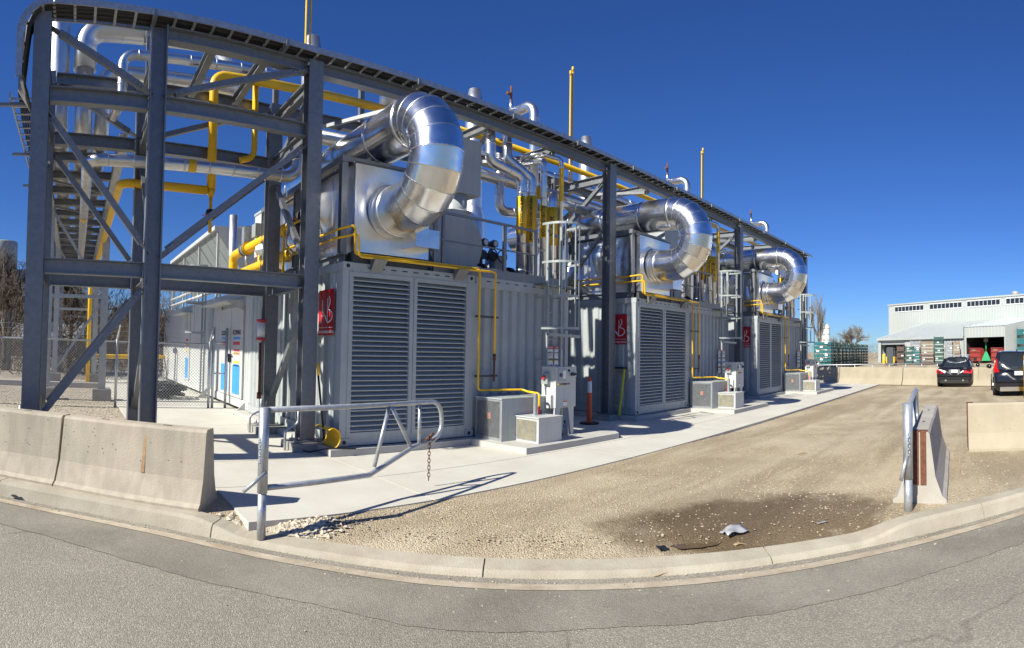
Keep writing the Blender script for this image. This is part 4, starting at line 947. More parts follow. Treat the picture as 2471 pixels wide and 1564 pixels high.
# ---- caged ladder
def ladder():
    xc, yl, rc = 8.57, 7.92, .36
    t = thing('caged_ladder', (xc, yl, 1.3), 'galvanised caged ladder fixed to the first corrugated container', 'ladder', 'caged ladders')
    for s in (-.2, .2): MB().bar((xc + s, yl, .98), (xc + s, yl, 4.22), .035, .06, (0, 1, 0)).build('stile', 'rail_grey', t)
    rg = MB().cyl((-.2, 0, 0), (.2, 0, 0), .013, None, 8).mesh('rung', 'rail_grey'); z = 1.1
    while z < 3.1: inst('rung', rg, (xc, yl, z), t); z += .27
    def hoop(z, m='rail_grey'):
        pts = [(xc - rc, yl, z)] + [(xc - rc * math.cos(a), yl - .1 - (rc + .12) * math.sin(a), z) for a in [k * math.pi / 10 for k in range(11)]] + [(xc + rc, yl, z)]
        mb = MB()
        for a, b in zip(pts, pts[1:]): mb.bar(a, b, .008, .045)
        mb.build('hoop', m, t)
    for z in (2.12, 2.75, 3.42, 4.18): hoop(z)
    for a in (.12, .3, .5, .7, .88):
        a *= math.pi; x, y = xc - (rc - .006) * math.cos(a), yl - .1 - (rc + .112) * math.sin(a); MB().bar((x, y, 2.1), (x, y, 4.2), .03, .008, (0, 1, 0) if .2 < a / math.pi < .8 else (1, 0, 0)).build('cage_bar', 'rail_grey', t)
    for z in (1.5, 2.75): 
        for s in (-.2, .2): MB().bar((xc + s, yl, z), (xc + s, YD + .07, z), .03, .03).build('standoff', 'rail_grey', t)
    MB().bar((xc - .2, yl - .05, 2.0), (xc + .75, yl - .05, 1.98), .05, .06).build('swing_gate', 'rail_grey', t)
    MB().box((xc - .3, 7.95, ZT - .03), (xc + .75, 8.25, ZT)).build('landing_plate', 'galv', t)
    return t
UNIT.append((ladder(), ['galvanised caged ladder fixed to the middle corrugated container', 'galvanised caged ladder fixed to the farthest corrugated container']))
# ---- small yellow gas lines
def gasline():
    t = thing('gas_line', (7.58, 8.0, .1), 'thin yellow gas line looping down the front of the first unit', 'gas pipe', 'thin yellow gas lines')
    y = 8.02
    MB().tube(fillet([(4.02, 10.5, 3.42), (4.02, 8.3, 3.42), (4.22, 8.02, 3.46), (4.24, y, 3.1), (6.62, y, 3.1), (7.08, y, 3.12), (7.08, y, 1.55)], .06), .021, 8).build('vent_line', 'yellow', t)
    MB().tube(fillet([(4.02, 10.5, 3.56), (4.02, 8.3, 3.56), (4.18, 8.06, 3.60), (4.19, y + .04, 3.14), (6.70, y + .04, 3.14), (6.70, y, 3.06), (6.70, y, .95), (7.52, 7.72, .95), (7.54, 7.6, .92), (7.54, 7.3, .9), (7.54, 7.3, .2)], .06), .021, 8).build('supply_line', 'yellow', t)
    MB().cyl((7.08, y, 1.6), (7.08, y, 1.48), .03).cyl((7.08, y, 1.48), (7.08, y, 1.1), .018).build('brass_fitting', 'rust', t)
    for z in (2.28, 1.2): MB().box((6.66, y + .03, z - .02), (7.2, y + .06, z + .02)).build('strut', 'dark_steel', t)
    for x in (4.62, 6.3): MB().add([(x - .12, 8.13, 3.1), (x + .12, 8.13, 3.1), (x + .12, 7.96, 3.08), (x - .12, 7.96, 3.08), (x - .1, 8.13, 2.9), (x + .1, 8.13, 2.9)], [(0, 1, 2, 3), (5, 4, 0, 1)[::-1], (4, 3, 0), (1, 2, 5), (4, 5, 2, 3)]).build('bracket', 'galv', t)
    MB().box((7.28, 7.14, -.0), (7.34, 7.19, .92)).build('strut_post', 'galv_light', t)
    MB().cyl((7.54, 7.3, .5), (7.54, 7.3, .6), .05).build('union', 'dark_steel', t); MB().cyl((7.48, 7.3, .38), (7.6, 7.3, .38), .05).build('valve', 'dark_steel', t); MB().cyl((7.48, 7.25, .25), (7.62, 7.25, .25), .04).build('regulator', 'dark_steel', t)
    MB().box((7.43, 7.22, .56), (7.49, 7.28, .68)).build('red_handle', 'signred', t)
    MB().tube(fillet([(7.54, 7.3, .2), (7.6, 7.2, .13), (7.75, 7.15, .2)], .05), .025, 8).build('elbow', 'galv_light', t)
    return t
UNIT.append((gasline(), ['thin yellow gas line looping down the front of the middle unit', 'thin yellow gas line looping down the front of the farthest unit']))
# ---- concrete pads, cooler, cabinet, small box
def mesh_sheet(p, du, dv, nu, nv, name, par, mt):   # perforated sheet: real square holes
    mb = MB(); p, du, dv = Vector(p), Vector(du), Vector(dv); g = .28
    for i in range(nu):
        a = p + du * (i / nu); mb.add([a, a + du * (g / nu), a + du * (g / nu) + dv, a + dv], [(0, 1, 2, 3)])
    for j in range(nv):
        a = p + dv * (j / nv); mb.add([a, a + du, a + du + dv * (g / nv), a + dv * (g / nv)], [(0, 1, 2, 3)])
    o = mb.build(name, mt, par); return o
def frontgear():
    out = []
    t = thing('oil_cooler', (7.3, 7.65, .1), 'long grey box with perforated side in front of the first corrugated container', 'cooler box', 'perforated cooler boxes')
    MB().box((6.72, 7.40, .1), (7.98, 8.1, .82)).build('box_body', 'grey_paint', t); MB().box((6.70, 7.38, .821), (8.0, 8.1, .84)).build('lid', 'grey_paint', t)
    MB().box((6.714, 7.45, .16), (6.719, 8.05, .78)).build('core', 'dark_void', t)
    mesh_sheet((6.705, 8.08, .12), (0, -.67, 0), (0, 0, .69), 38, 38, 'perforated_sheet', t, 'galv_light'); MB().box((6.708, 7.68, .47), (6.712, 7.77, .58)).build('warning_sticker', 'signorg', t)
    out.append((t, ['long grey box with perforated side in front of the middle corrugated container', 'long grey box with perforated side in front of the farthest corrugated container']))
    t = thing('control_cabinet', (8.14, 7.35, .1), 'white control cabinet on legs in front of the first ladder, behind the small white box', 'cabinet', 'white control cabinets')
    MB().box((7.87, 7.22, .62), (8.42, 7.56, 1.38)).build('enclosure', 'white_paint', t)
    MB().box((7.865, 7.195, .63), (8.425, 7.219, 1.375)).build('door', 'white_paint', t)
    for x, s in ((7.88, 1), (8.41, -1)): MB().prism([(x, .1), (x + s * .07, .1), (x + s * .16, .62), (x, .62)], lambda a, b, h: Vector((a, h, b)), 7.23, 7.29).build('leg', 'white_paint', t); MB().prism([(x, .1), (x + s * .07, .1), (x + s * .16, .62), (x, .62)], lambda a, b, h: Vector((a, h, b)), 7.49, 7.55).build('leg', 'white_paint', t)
    w = MB().box((7.92, 7.178, 1.12), (8.14, 7.194, 1.34)).build('meter_window', 'grey_paint', t); MB().cyl((7.98, 7.17, 1.23), (7.98, 7.177, 1.23), .04, None, 14).build('dial', 'dark_steel', w); MB().box((8.04, 7.172, 1.16), (8.12, 7.177, 1.31)).build('keypad', 'white', w)
    MB().cyl((8.21, 7.17, 1.31), (8.21, 7.194, 1.31), .022).build('lock', 'black', t); MB().bar((8.25, 7.16, 1.235), (8.39, 7.16, 1.24), .03, .045).cyl((8.31, 7.15, 1.24), (8.31, 7.194, 1.24), .03).build('rotary_handle', 'black', t)
    for i, m in enumerate(('signyel', 'funnel_green', 'signred', 'black', 'black', 'signorg', 'signred')): MB().cyl((7.93 + i * .05, 7.175, 1.06), (7.93 + i * .05, 7.194, 1.06), .014, None, 8).build('push_button', m, t)
    MB().box((8.07, 7.190, .66), (8.17, 7.1945, .75)).build('sticker', 'white', t); MB().box((8.07, 7.187, .725), (8.17, 7.1895, .75)).build('sticker_band', 'signorg', t)
    MB().box((7.79, 7.34, 1.06), (7.869, 7.5, 1.26)).build('isolator_box', 'rail_grey', t); MB().cyl((7.75, 7.42, 1.18), (7.79, 7.42, 1.18), .035).build('isolator_knob', 'signred', t)
    MB().box((7.80, 7.26, .62), (7.868, 7.4, .86)).build('junction_box', 'white_paint', t); MB().tube([(7.84, 7.45, 1.06), (7.84, 7.45, .1)], .014, 6).build('conduit', 'galv_light', t)
    for x in (8.06, 8.13, 8.2): MB().cyl((x, 7.42, .1), (x, 7.42, .64), .035).build('flexible_conduit', 'black', t)
    MB().cyl((8.13, 7.4, .1), (8.13, 7.4, .2), .13).build('sump', 'galv', t)
    out.append((t, ['white control cabinet on legs in front of the middle ladder', 'white control cabinet on legs in front of the farthest ladder']))
    t = thing('pump_box', (7.33, 7.1, .1), 'small white box with perforated side on the pad of the first unit', 'equipment box', 'small white equipment boxes')
    MB().box((7.06, 6.84, .1), (7.64, 7.42, .52)).build('box_body', 'white_paint', t); MB().box((7.04, 6.82, .521), (7.66, 7.44, .54)).build('lid', 'white_paint', t)
    MB().box((7.053, 6.9, .15), (7.058, 7.36, .48)).build('filter', mat('dusty_filter', (.5, .42, .2), .9, 0, .4, 9) if 'filter' not in M else 'filter', t)
    mesh_sheet((7.045, 7.38, .14), (0, -.5, 0), (0, 0, .35), 26, 18, 'perforated_sheet', t, 'galv_light')
    out.append((t, ['small white box with perforated side on the pad of the middle unit', 'small white box with perforated side on the pad of the farthest unit']))
    t = thing('equipment_pad', (6.6, 9, 0), 'raised concrete pad under the first container pair', 'concrete pad', 'raised concrete pads')
    MB().box((3.80, 7.96, .003), (9.5, 13.5, .105)).build('pad_block', 'pad', t); MB().prism([(6.5, 7.98), (6.62, 6.62), (8.9, 6.62), (9.5, 7.0), (9.5, 7.959), (6.5, 7.959)][0:1] + [(6.6, 6.66), (9.1, 6.66), (9.5, 7.1), (9.5, 7.955), (6.5, 7.955)], lambda a, b, h: Vector((a, b, h)), .003, .102).build('pad_extension', 'pad', t)
    out.append((t, ['raised concrete pad under the middle container pair', 'raised concrete pad under the farthest container pair']))
    return out
UNIT += frontgear()
for o, ls in UNIT:
    for k in (1, 2): copy_tree(o, (SP * k, 0, 0), ls[k - 1])
# ================================================================== white engine enclosure behind the first louvred container
def enclosure():
    t = thing('engine_enclosure', (5.4, 13.2, ZB), 'long white engine enclosure with blue door panels behind the fence', 'enclosure')
    x0, x1, y0, y1 = 4.06, 9.2, 13.02, 26.4; z1 = 2.98
    MB().box((x0 + .06, y0, ZB + .05), (x1, y1, z1)).build('shell', 'white_paint', t)
    corr(MB(), (x0 + .03, 13.55, 0), (0, -1, 0), .5, (-1, 0, 0), ZB + .2, z1 - .12, .2, .03).build('ribbed_wall', 'white_paint', t)
    corr(MB(), (x0 + .03, 16.9, 0), (0, -1, 0), 1.0, (-1, 0, 0), ZB + .2, z1 - .12, .2, .03).build('ribbed_wall', 'white_paint', t)
    MB().box((x0 + .02, 16.95, ZB + .2), (x0 + .058, y1, z1 - .12)).build('smooth_wall', 'white_paint', t)
    MB().box((x0, y0, z1 - .12), (x0 + .07, y1, z1 + .04)).build('top_rail', 'white_paint', t); MB().box((x0, y0, ZB), (x0 + .07, y1, ZB + .2)).build('bottom_rail', 'white_paint', t)
    for i, (a, b) in enumerate(((13.6, 14.68), (14.72, 15.85), (20.2, 21.1))):
        d = MB().box((x0 - .012, a, ZB + .22), (x0 + .05, b, 2.62 if i < 2 else 2.3)).build('door', 'white_paint', t)
        MB().box((x0 - .018, a + .2, .42), (x0 - .0125, b - .22, 1.14)).build('blue_panel', 'blue', d)
        if i < 2:
            text_part('ECOMAX', d, (x0 - .02, (a + b) / 2, 1.97), .17, (-1, 0, 0), (0, 0, 1), 'black', .002)
            MB().box((x0 - .018, a + .22, 1.80), (x0 - .0125, b - .22, 1.86)).build('blue_strip', 'blue', d)
            MB().box((x0 - .018, a + .25, 1.66), (x0 - .0125, b - .25, 1.74)).build('red_strip', 'signred', d)
            h = (b - .08, a + .08)[i]; MB().box((x0 - .05, h - .02, 1.2), (x0 - .013, h + .02, 1.42)).box((x0 - .06, h - .18 if i == 0 else h - .02, 1.37), (x0 - .05, h + .02 if i == 0 else h + .18, 1.40)).build('handle', 'black', d)
            if i == 0:
                for z, m in ((1.5, 'signred'), (1.42, 'signorg'), (1.2, 'signyel'), (1.3, 'white'), (1.12, 'signblue')): MB().box((x0 - .018, a + .26, z), (x0 - .0125, b - .3, z + .05)).build('sticker', m, d)
        else:
            for z, m in ((1.75, 'signred'), (1.55, 'signorg'), (1.38, 'signyel')): MB().box((x0 - .018, a + .25, z), (x0 - .0125, b - .25, z + .07)).build('sticker', m, d)
    for y in (13.3, 17.4, 22.5): MB().add([(x0 - .3, y, 0), (x0, y, 0), (x0, y, .3), (x0 - .3, y + .04, 0), (x0, y + .04, 0), (x0, y + .04, .3)], [(0, 1, 2), (5, 4, 3), (0, 2, 5, 3)]).build('jacking_gusset', 'white_paint', t)
    MB().box((3.6, 13.6, 2.72), (4.05, 16.4, 2.76)).build('door_canopy', 'white_paint', t); MB().add([(3.6, 13.6, 2.72), (4.06, 13.6, 2.5), (4.06, 13.6, 2.72)], [(0, 1, 2)]).build('canopy_bracket', 'white_paint', t)
    MB().box((3.7, 20.0, 2.72), (4.05, 22.0, 2.76)).build('door_canopy', 'white_paint', t)
    return t
enclosure()
# V shaped dry cooler on its roof
dc = thing('dry_cooler', (4.6, 16, 3.02), 'white V shaped dry cooler standing on the engine enclosure roof', 'dry cooler')
y0, y1, zt_, zb_ = 16.6, 24.6, 5.05, 3.7
for xa, xb in ((4.05, 5.0), (6.3, 5.35)):
    n = 9; w = (y1 - y0) / n
    for i in range(n):
        a, b = y0 + i * w + .02, y0 + (i + 1) * w - .02
        MB().add([(xa, a, zt_), (xa, b, zt_), (xb, b, zb_), (xb, a, zb_), (xa + .06, a, zt_), (xa + .06, b, zt_), (xb + .06, b, zb_), (xb + .06, a, zb_)], [(0, 1, 2, 3), (7, 6, 5, 4), (0, 4, 5, 1), (3, 2, 6, 7), (0, 3, 7, 4), (1, 5, 6, 2)]).build('coil_panel', 'louvre', dc)  # darker paint than the white cooler: the slanting coils' shade put into colour
MB().box((3.98, y0, zt_), (6.4, y1, zt_ + .12)).build('fan_deck', 'white_paint', dc)
for i in range(6): MB().cyl((5.2, y0 + .7 + i * 1.32, zt_ + .12), (5.2, y0 + .7 + i * 1.32, zt_ + .24), .5, .46, 20).build('fan_cowl', 'dark_steel', dc)
MB().add([(4.05, y0 - .01, zt_), (6.3, y0 - .01, zt_), (5.35, y0 - .01, zb_), (5.0, y0 - .01, zb_)], [(0, 3, 2, 1)]).build('end_panel', 'white_paint', dc)
for y in (16.7, 19.3, 22, 24.5):
    for x in (4.12, 6.2): MB().bar((x, y, 3.02), (x, y, zt_), .07, .07).build('leg', 'white_paint', dc)
for z in (3.25, 3.5): MB().cyl((4.1, y0, z), (4.1, y1, z), .05).build('header_pipe', 'white_paint', dc)
tag(MB().cyl((4.36, 15.9, 3.0), (4.36, 15.9, 5.35), .12, None, 18).build('polished_pipe', 'alu_dull', org=(4.36, 15.9, 3.0)), 'upright polished aluminium pipe in front of the dry cooler', 'pipe')
ab = thing('air_handler', (5, 13.6, 3.0), 'white box air handler with small control box beside the yellow gas pipes', 'air handler')
MB().box((4.5, 13.1, 3.0), (6.2, 14.3, 5.0)).build('housing', 'white_paint', ab); MB().box((4.48, 13.08, 5.0), (6.22, 14.32, 5.06)).build('lid', 'grey_paint', ab); MB().box((4.2, 13.3, 4.3), (4.49, 13.6, 4.62)).build('control_box', 'rail_grey', ab); MB().tube([(4.3, 13.4, 4.3), (4.25, 13.3, 3.9), (4.4, 13.3, 3.5)], .02, 6).build('hose', 'black', ab)
# second caged ladder, on the enclosure flank
lad2 = thing('caged_ladder', (3.8, 17.2, .2), 'caged ladder with landing fixed to the white engine enclosure behind the fence', 'ladder')
for s in (-.2, .2): MB().bar((3.86, 17.2 + s, .2), (3.86, 17.2 + s, 4.05), .05, .035, (0, 1, 0)).build('stile', 'rail_grey', lad2)
for i in range(13): MB().cyl((3.86, 17.0, .4 + i * .25), (3.86, 17.4, .4 + i * .25), .013, None, 6).build('rung', 'rail_grey', lad2)
for z in (2.0, 2.9, 4.0):
    pts = [(3.86, 17.2 - .36, z)] + [(3.8 - .5 * math.sin(a), 17.2 - .36 * math.cos(a), z) for a in [k * math.pi / 8 for k in range(9)]] + [(3.86, 17.56, z)]
    mb = MB()
    for a, b in zip(pts, pts[1:]): mb.bar(a, b, .008, .05)
    mb.build('hoop', 'rail_grey', lad2)
for a in (.2, .4, .6, .8):
    a *= math.pi; MB().bar((3.8 - .49 * math.sin(a), 17.2 - .35 * math.cos(a), 2.0), (3.8 - .49 * math.sin(a), 17.2 - .35 * math.cos(a), 4.0), .03, .01).build('cage_bar', 'rail_grey', lad2)
# ================================================================== SWING GATES
def chain(parent, a, b, n, mt, w=.011, l=.05):
    a, b = Vector(a), Vector(b); d = (b - a).normalized()
    for i in range(n):
        c = a + (b - a) * ((i + .5) / n); x = d.orthogonal().normalized(); y = d.cross(x)
        if i % 2: x, y = y, x
        L = (b - a).length / n * .72; pts = [c + d * (L * math.cos(t)) + x * (w * 1.5 * math.sin(t)) for t in [k * math.pi / 5 for k in range(11)]]
        MB().tube(pts, w * .42, 5, False).build('chain_link', mt, parent)
ga = thing('swing_gate', (1.73, 5.05, -.05), 'galvanised tube swing gate with rusty chain standing open before the first container', 'gate')
P0 = Vector((1.73, 5.05, 0)); P1 = Vector((4.28, 5.86, 0)); gd = (P1 - P0).normalized(); GL = (P1 - P0).length
def gp(s, z): return P0 + gd * s + Vector((0, 0, z))
MB().cyl((1.73, 5.05, -.1), (1.73, 5.05, .32), .041, None, 18).build('post_base', 'galv_light', ga); MB().cyl((1.73, 5.05, .32), (1.73, 5.05, 1.1), .048, None, 18).build('post', 'galv_light', ga)
MB().tube(fillet([gp(.05, 1.075), gp(GL - .38, 1.03), gp(GL + .02, 1.02), gp(GL + .06, .64), gp(GL - .2, .52)], .2, 8), .028, 12).build('top_tube', 'galv_light', ga)
MB().tube(fillet([gp(.05, .36), gp(1.42, .30), gp(GL - .5, .52), gp(GL - .16, .56)], .08), .028, 12).build('bottom_tube', 'galv_light', ga)
MB().cyl(gp(GL - .95, 1.03), gp(GL - 1.18, .375), .022).build('strut', 'galv_light', ga); MB().cyl(gp(GL - .92, 1.03), gp(GL - .55, .515), .022).build('strut', 'galv_light', ga); MB().cyl(gp(GL - .4, 1.02), gp(GL - .4, .53), .022).build('strut', 'galv_light', ga)
k = MB()
for i in range(9): c = gp(GL - .2 + random.uniform(-.05, .05), .56 + random.uniform(-.05, .05)); k.cyl(c, c + Vector((random.uniform(-.05, .05), random.uniform(-.05, .05), random.uniform(-.05, .05))), .016, None, 6)
k.build('chain_knot', 'rust', ga)
chain(ga, gp(GL - .2, .55), gp(GL - .2, .08), 11, 'rust')
lp = Vector((1.68, 4.98, 0)); chain(ga, lp + Vector((-.01, 0, .82)), lp + Vector((-.01, -.01, .58)), 8, 'galv_light', .009)
MB().cyl(lp + Vector((.06, 0, .52)), lp + Vector((-.16, -.02, .36)), .018).build('drop_pin', 'galv_light', ga)
gb = thing('swing_gate', (6.17, .85, -.05), 'second galvanised swing gate folded back beside the weathered barrier', 'gate')
Q0 = Vector((6.17, .85, 0)); Q1 = Vector((8.60, 1.04, 0)); qd = (Q1 - Q0).normalized()
def hp(s, z): return Q0 + qd * s + Vector((0, 0, z))
MB().cyl((6.17, .85, -.1), (6.17, .85, .32), .046, None, 18).build('post_base', 'galv_light', gb); MB().cyl((6.17, .85, .32), (6.17, .85, 1.12), .053, None, 18).build('post', 'galv_light', gb)
MB().tube(fillet([hp(.05, 1.07), hp(2.2, 1.13), hp(2.42, .7), hp(2.1, .6)], .18), .03, 12).build('top_tube', 'galv_light', gb)
MB().tube(fillet([hp(.05, .38), hp(1.3, .36), hp(2.2, .65)], .1), .03, 12).build('bottom_tube', 'galv_light', gb)
MB().cyl(hp(1.5, 1.1), hp(1.25, .38), .024).build('strut', 'galv_light', gb); MB().cyl(hp(1.55, 1.1), hp(1.85, .55), .024).build('strut', 'galv_light', gb)
chain(gb, Q0 + Vector((-.065, -.02, .8)), Q0 + Vector((-.07, -.02, .58)), 7, 'galv_light', .009); MB().cyl(Q0 + Vector((-.06, .0, .58)), Q0 + Vector((-.12, .06, .32)), .02).build('drop_pin', 'galv_light', gb)
# ================================================================== small things round the units
sh = thing('snow_pusher', (3.95, 8.3, .1), 'yellow plastic snow pusher with black handle leaning on the first container corner', 'shovel')
mb = MB(); n = 10
for i in range(n + 1):
    u = (i / n - .5); x = 3.96 + u * .02
    for j in range(9):
        a = rad(-70 + j * 24); mb.v.append(Vector((3.86 + .15 * math.cos(a) * .9, 8.27 + u * .52, .27 + .16 * math.sin(a))))
for i in range(n):
    for j in range(8): a = i * 9 + j; mb.f.append([a, a + 9, a + 10, a + 1]); mb.sm.append(True)
b_ = mb.build('blade', 'yellow', sh); b_.modifiers.new('s', 'SOLIDIFY').thickness = .01
MB().cyl((3.83, 8.27, .22), (3.72, 8.31, 1.22), .017).build('handle', 'black', sh); MB().cyl((3.72, 8.31, 1.22), (3.708, 8.315, 1.42), .022).build('grip', 'yellow', sh)
hose = tag(MB().tube([(3.4, 9.0, .03), (3.6, 8.3, .03), (3.8, 8.05, .12), (4.2, 7.9, .12)], .012, 6).build('black_cord', 'black', org=(3.6, 8.4, 0)), 'black cord on the slab by the snow pusher', 'cord')
py = thing('delineator_post', (10.45, 8.5, 0), 'orange traffic delineator post with white band standing between the first two units', 'delineator')
MB().cyl((10.45, 8.5, .0), (10.45, 8.5, .04), .24, .22, 8).build('rubber_base', 'black', py); MB().lathe([(.062, .04), (.052, .72)], (10.45, 8.5, 0), 18).build('tube', 'orange', py); MB().lathe([(.052, .721), (.049, .98)], (10.45, 8.5, 0), 18).build('reflective_band', 'white', py); MB().lathe([(.049, .981), (.04, 1.04), (.018, 1.06), (.016, 1.1), (0, 1.11)], (10.45, 8.5, 0), 18).build('cap', 'orange', py)
sl_ = thing('step_ladder', (11.62, 8.55, .1), 'folded yellow step ladder leaning on the middle container flank', 'ladder')
M['lime'] = mat('lime_fibreglass', (.62, .6, .03), .5)
for y in (8.42, 8.75): MB().bar((11.5, y, .105), (11.72, y, 1.25), .05, .03, (0, 1, 0)).build('stile', 'lime', sl_)
for i in range(4): MB().box((11.53 + .055 * i, 8.44, .33 + i * .26), (11.60 + .055 * i, 8.73, .36 + i * .26)).build('tread', 'galv_light', sl_)
MB().box((11.66, 8.4, 1.25), (11.8, 8.77, 1.29)).build('top_cap', 'black', sl_)
cb = thing('hose_heap', (2.7, 17.4, 0), 'heap of coiled black hoses lying beyond the chain link fence', 'hose')
for i in range(16):
    c = Vector((2.7 + random.uniform(-.3, .3), 17.4 + random.uniform(-.4, .4), .05 + i * .026)); R = random.uniform(.3, .5); ti = random.uniform(-.2, .2)
    MB().tube([c + Vector((R * math.cos(t), R * .9 * math.sin(t), .02 * math.sin(3 * t) + ti * R * math.cos(t) * .3)) for t in [k * math.pi / 8 for k in range(17)]], .035, 6, False).build('coil', 'black', cb)
# ================================================================== chain link fence
YFN = 14.75
fe = thing('chain_link_fence', (0, YFN, 0), 'galvanised chain link fence with barbed strands in front of the stone bed', 'fence')
for i, x in enumerate((-5.2, -2.0, 1.08, 3.5)):
    MB().cyl((x, YFN, -.1), (x, YFN, 1.72), .034, None, 10).build('post', 'galv_light', fe); MB().bar((x, YFN, 1.72), (x + .06, YFN - .12, 2.08), .03, .03).build('barb_arm', 'galv_light', fe)
MB().cyl((-5.2, YFN, 1.66), (3.5, YFN, 1.66), .022, None, 8).build('top_rail', 'galv_light', fe)
for z in (1.8, 1.92, 2.04): MB().cyl((-5.2, YFN - .08, z), (3.5, YFN - .08, z), .003, None, 4).build('barbed_strand', 'galv_light', fe)
mb = MB(); Hf = 1.62; s = -5.2 - Hf
while s < 3.5:
    for sg in (1, -1):
        p, q = [s, 0.0], [s + Hf, Hf]
        if p[0] < -5.2: p = [-5.2, -5.2 - s]
        if q[0] > 3.5: q = [3.5, 3.5 - s]
        if sg < 0: p, q = [p[0], Hf - p[1]], [q[0], Hf - q[1]]
        mb.bar((p[0], YFN + .03, .03 + p[1]), (q[0], YFN + .03 + .002 * sg, .03 + q[1]), .0065, .0065)
    s += .078
o = mb.build('wire_mesh', 'galv_light', fe); o['kind'] = 'stuff'
gt2 = thing('fence_gate', (3.62, YFN, 0), 'narrow galvanised gate frame closing the fence against the white enclosure', 'gate')
for x in (3.6, 3.95): MB().cyl((x, YFN, 0), (x, YFN, 2.1), .036, None, 10).build('gate_post', 'galv_light', gt2)
for z in (.15, .9, 1.7): MB().cyl((3.6, YFN, z), (3.95, YFN, z), .02, None, 8).build('gate_bar', 'galv_light', gt2)
# ================================================================== cars
def loft(secs, half):   # secs: list of (x, [(y, z) from centre bottom to centre top]); mirrored
    mb = MB(); n = None
    for x, pr in secs:
        full = [(-y, z) for y, z in pr[::-1]] + list(pr); n = len(full)
        for y, z in full: mb.v.append(Vector((x, y, z)))
    m = len(secs)
    for k in range(m - 1):
        for i in range(n): a, b = k * n + i, k * n + (i + 1) % n; mb.f.append([a, b, b + n, a + n]); mb.sm.append(True)
    mb.f += [list(range(n))[::-1], [(m - 1) * n + i for i in range(n)]]; mb.sm += [False, False]
    return mb
def wheel(par, x, y, r, w, side):
    o = ORG[par]; c = Vector((x, y, r))
    t = inst('wheel', MB().lathe([(r * .62, -w / 2), (r * .95, -w / 2), (r, -w * .35), (r, w * .35), (r * .95, w / 2), (r * .62, w / 2)], (0, 0, 0), 22, 'y').mesh('wheel', 'tyre'), o + c, par)
    rim = MB().lathe([(0, side * w * .42), (r * .2, side * w * .45), (r * .25, side * w * .3), (r * .62, side * w * .3), (r * .64, side * w * .5)], (0, 0, 0), 20, 'y')
    for k in range(5):
        a = k * 2 * math.pi / 5; rim.bar((r * .1 * math.cos(a), side * w * .42, r * .1 * math.sin(a)), (r * .6 * math.cos(a), side * w * .44, r * .6 * math.sin(a)), .05, .02)
    ri = inst('rim', rim.mesh('rim', 'chrome'), o + c, t); ri['kind'] = 'part' ; del ri['kind']
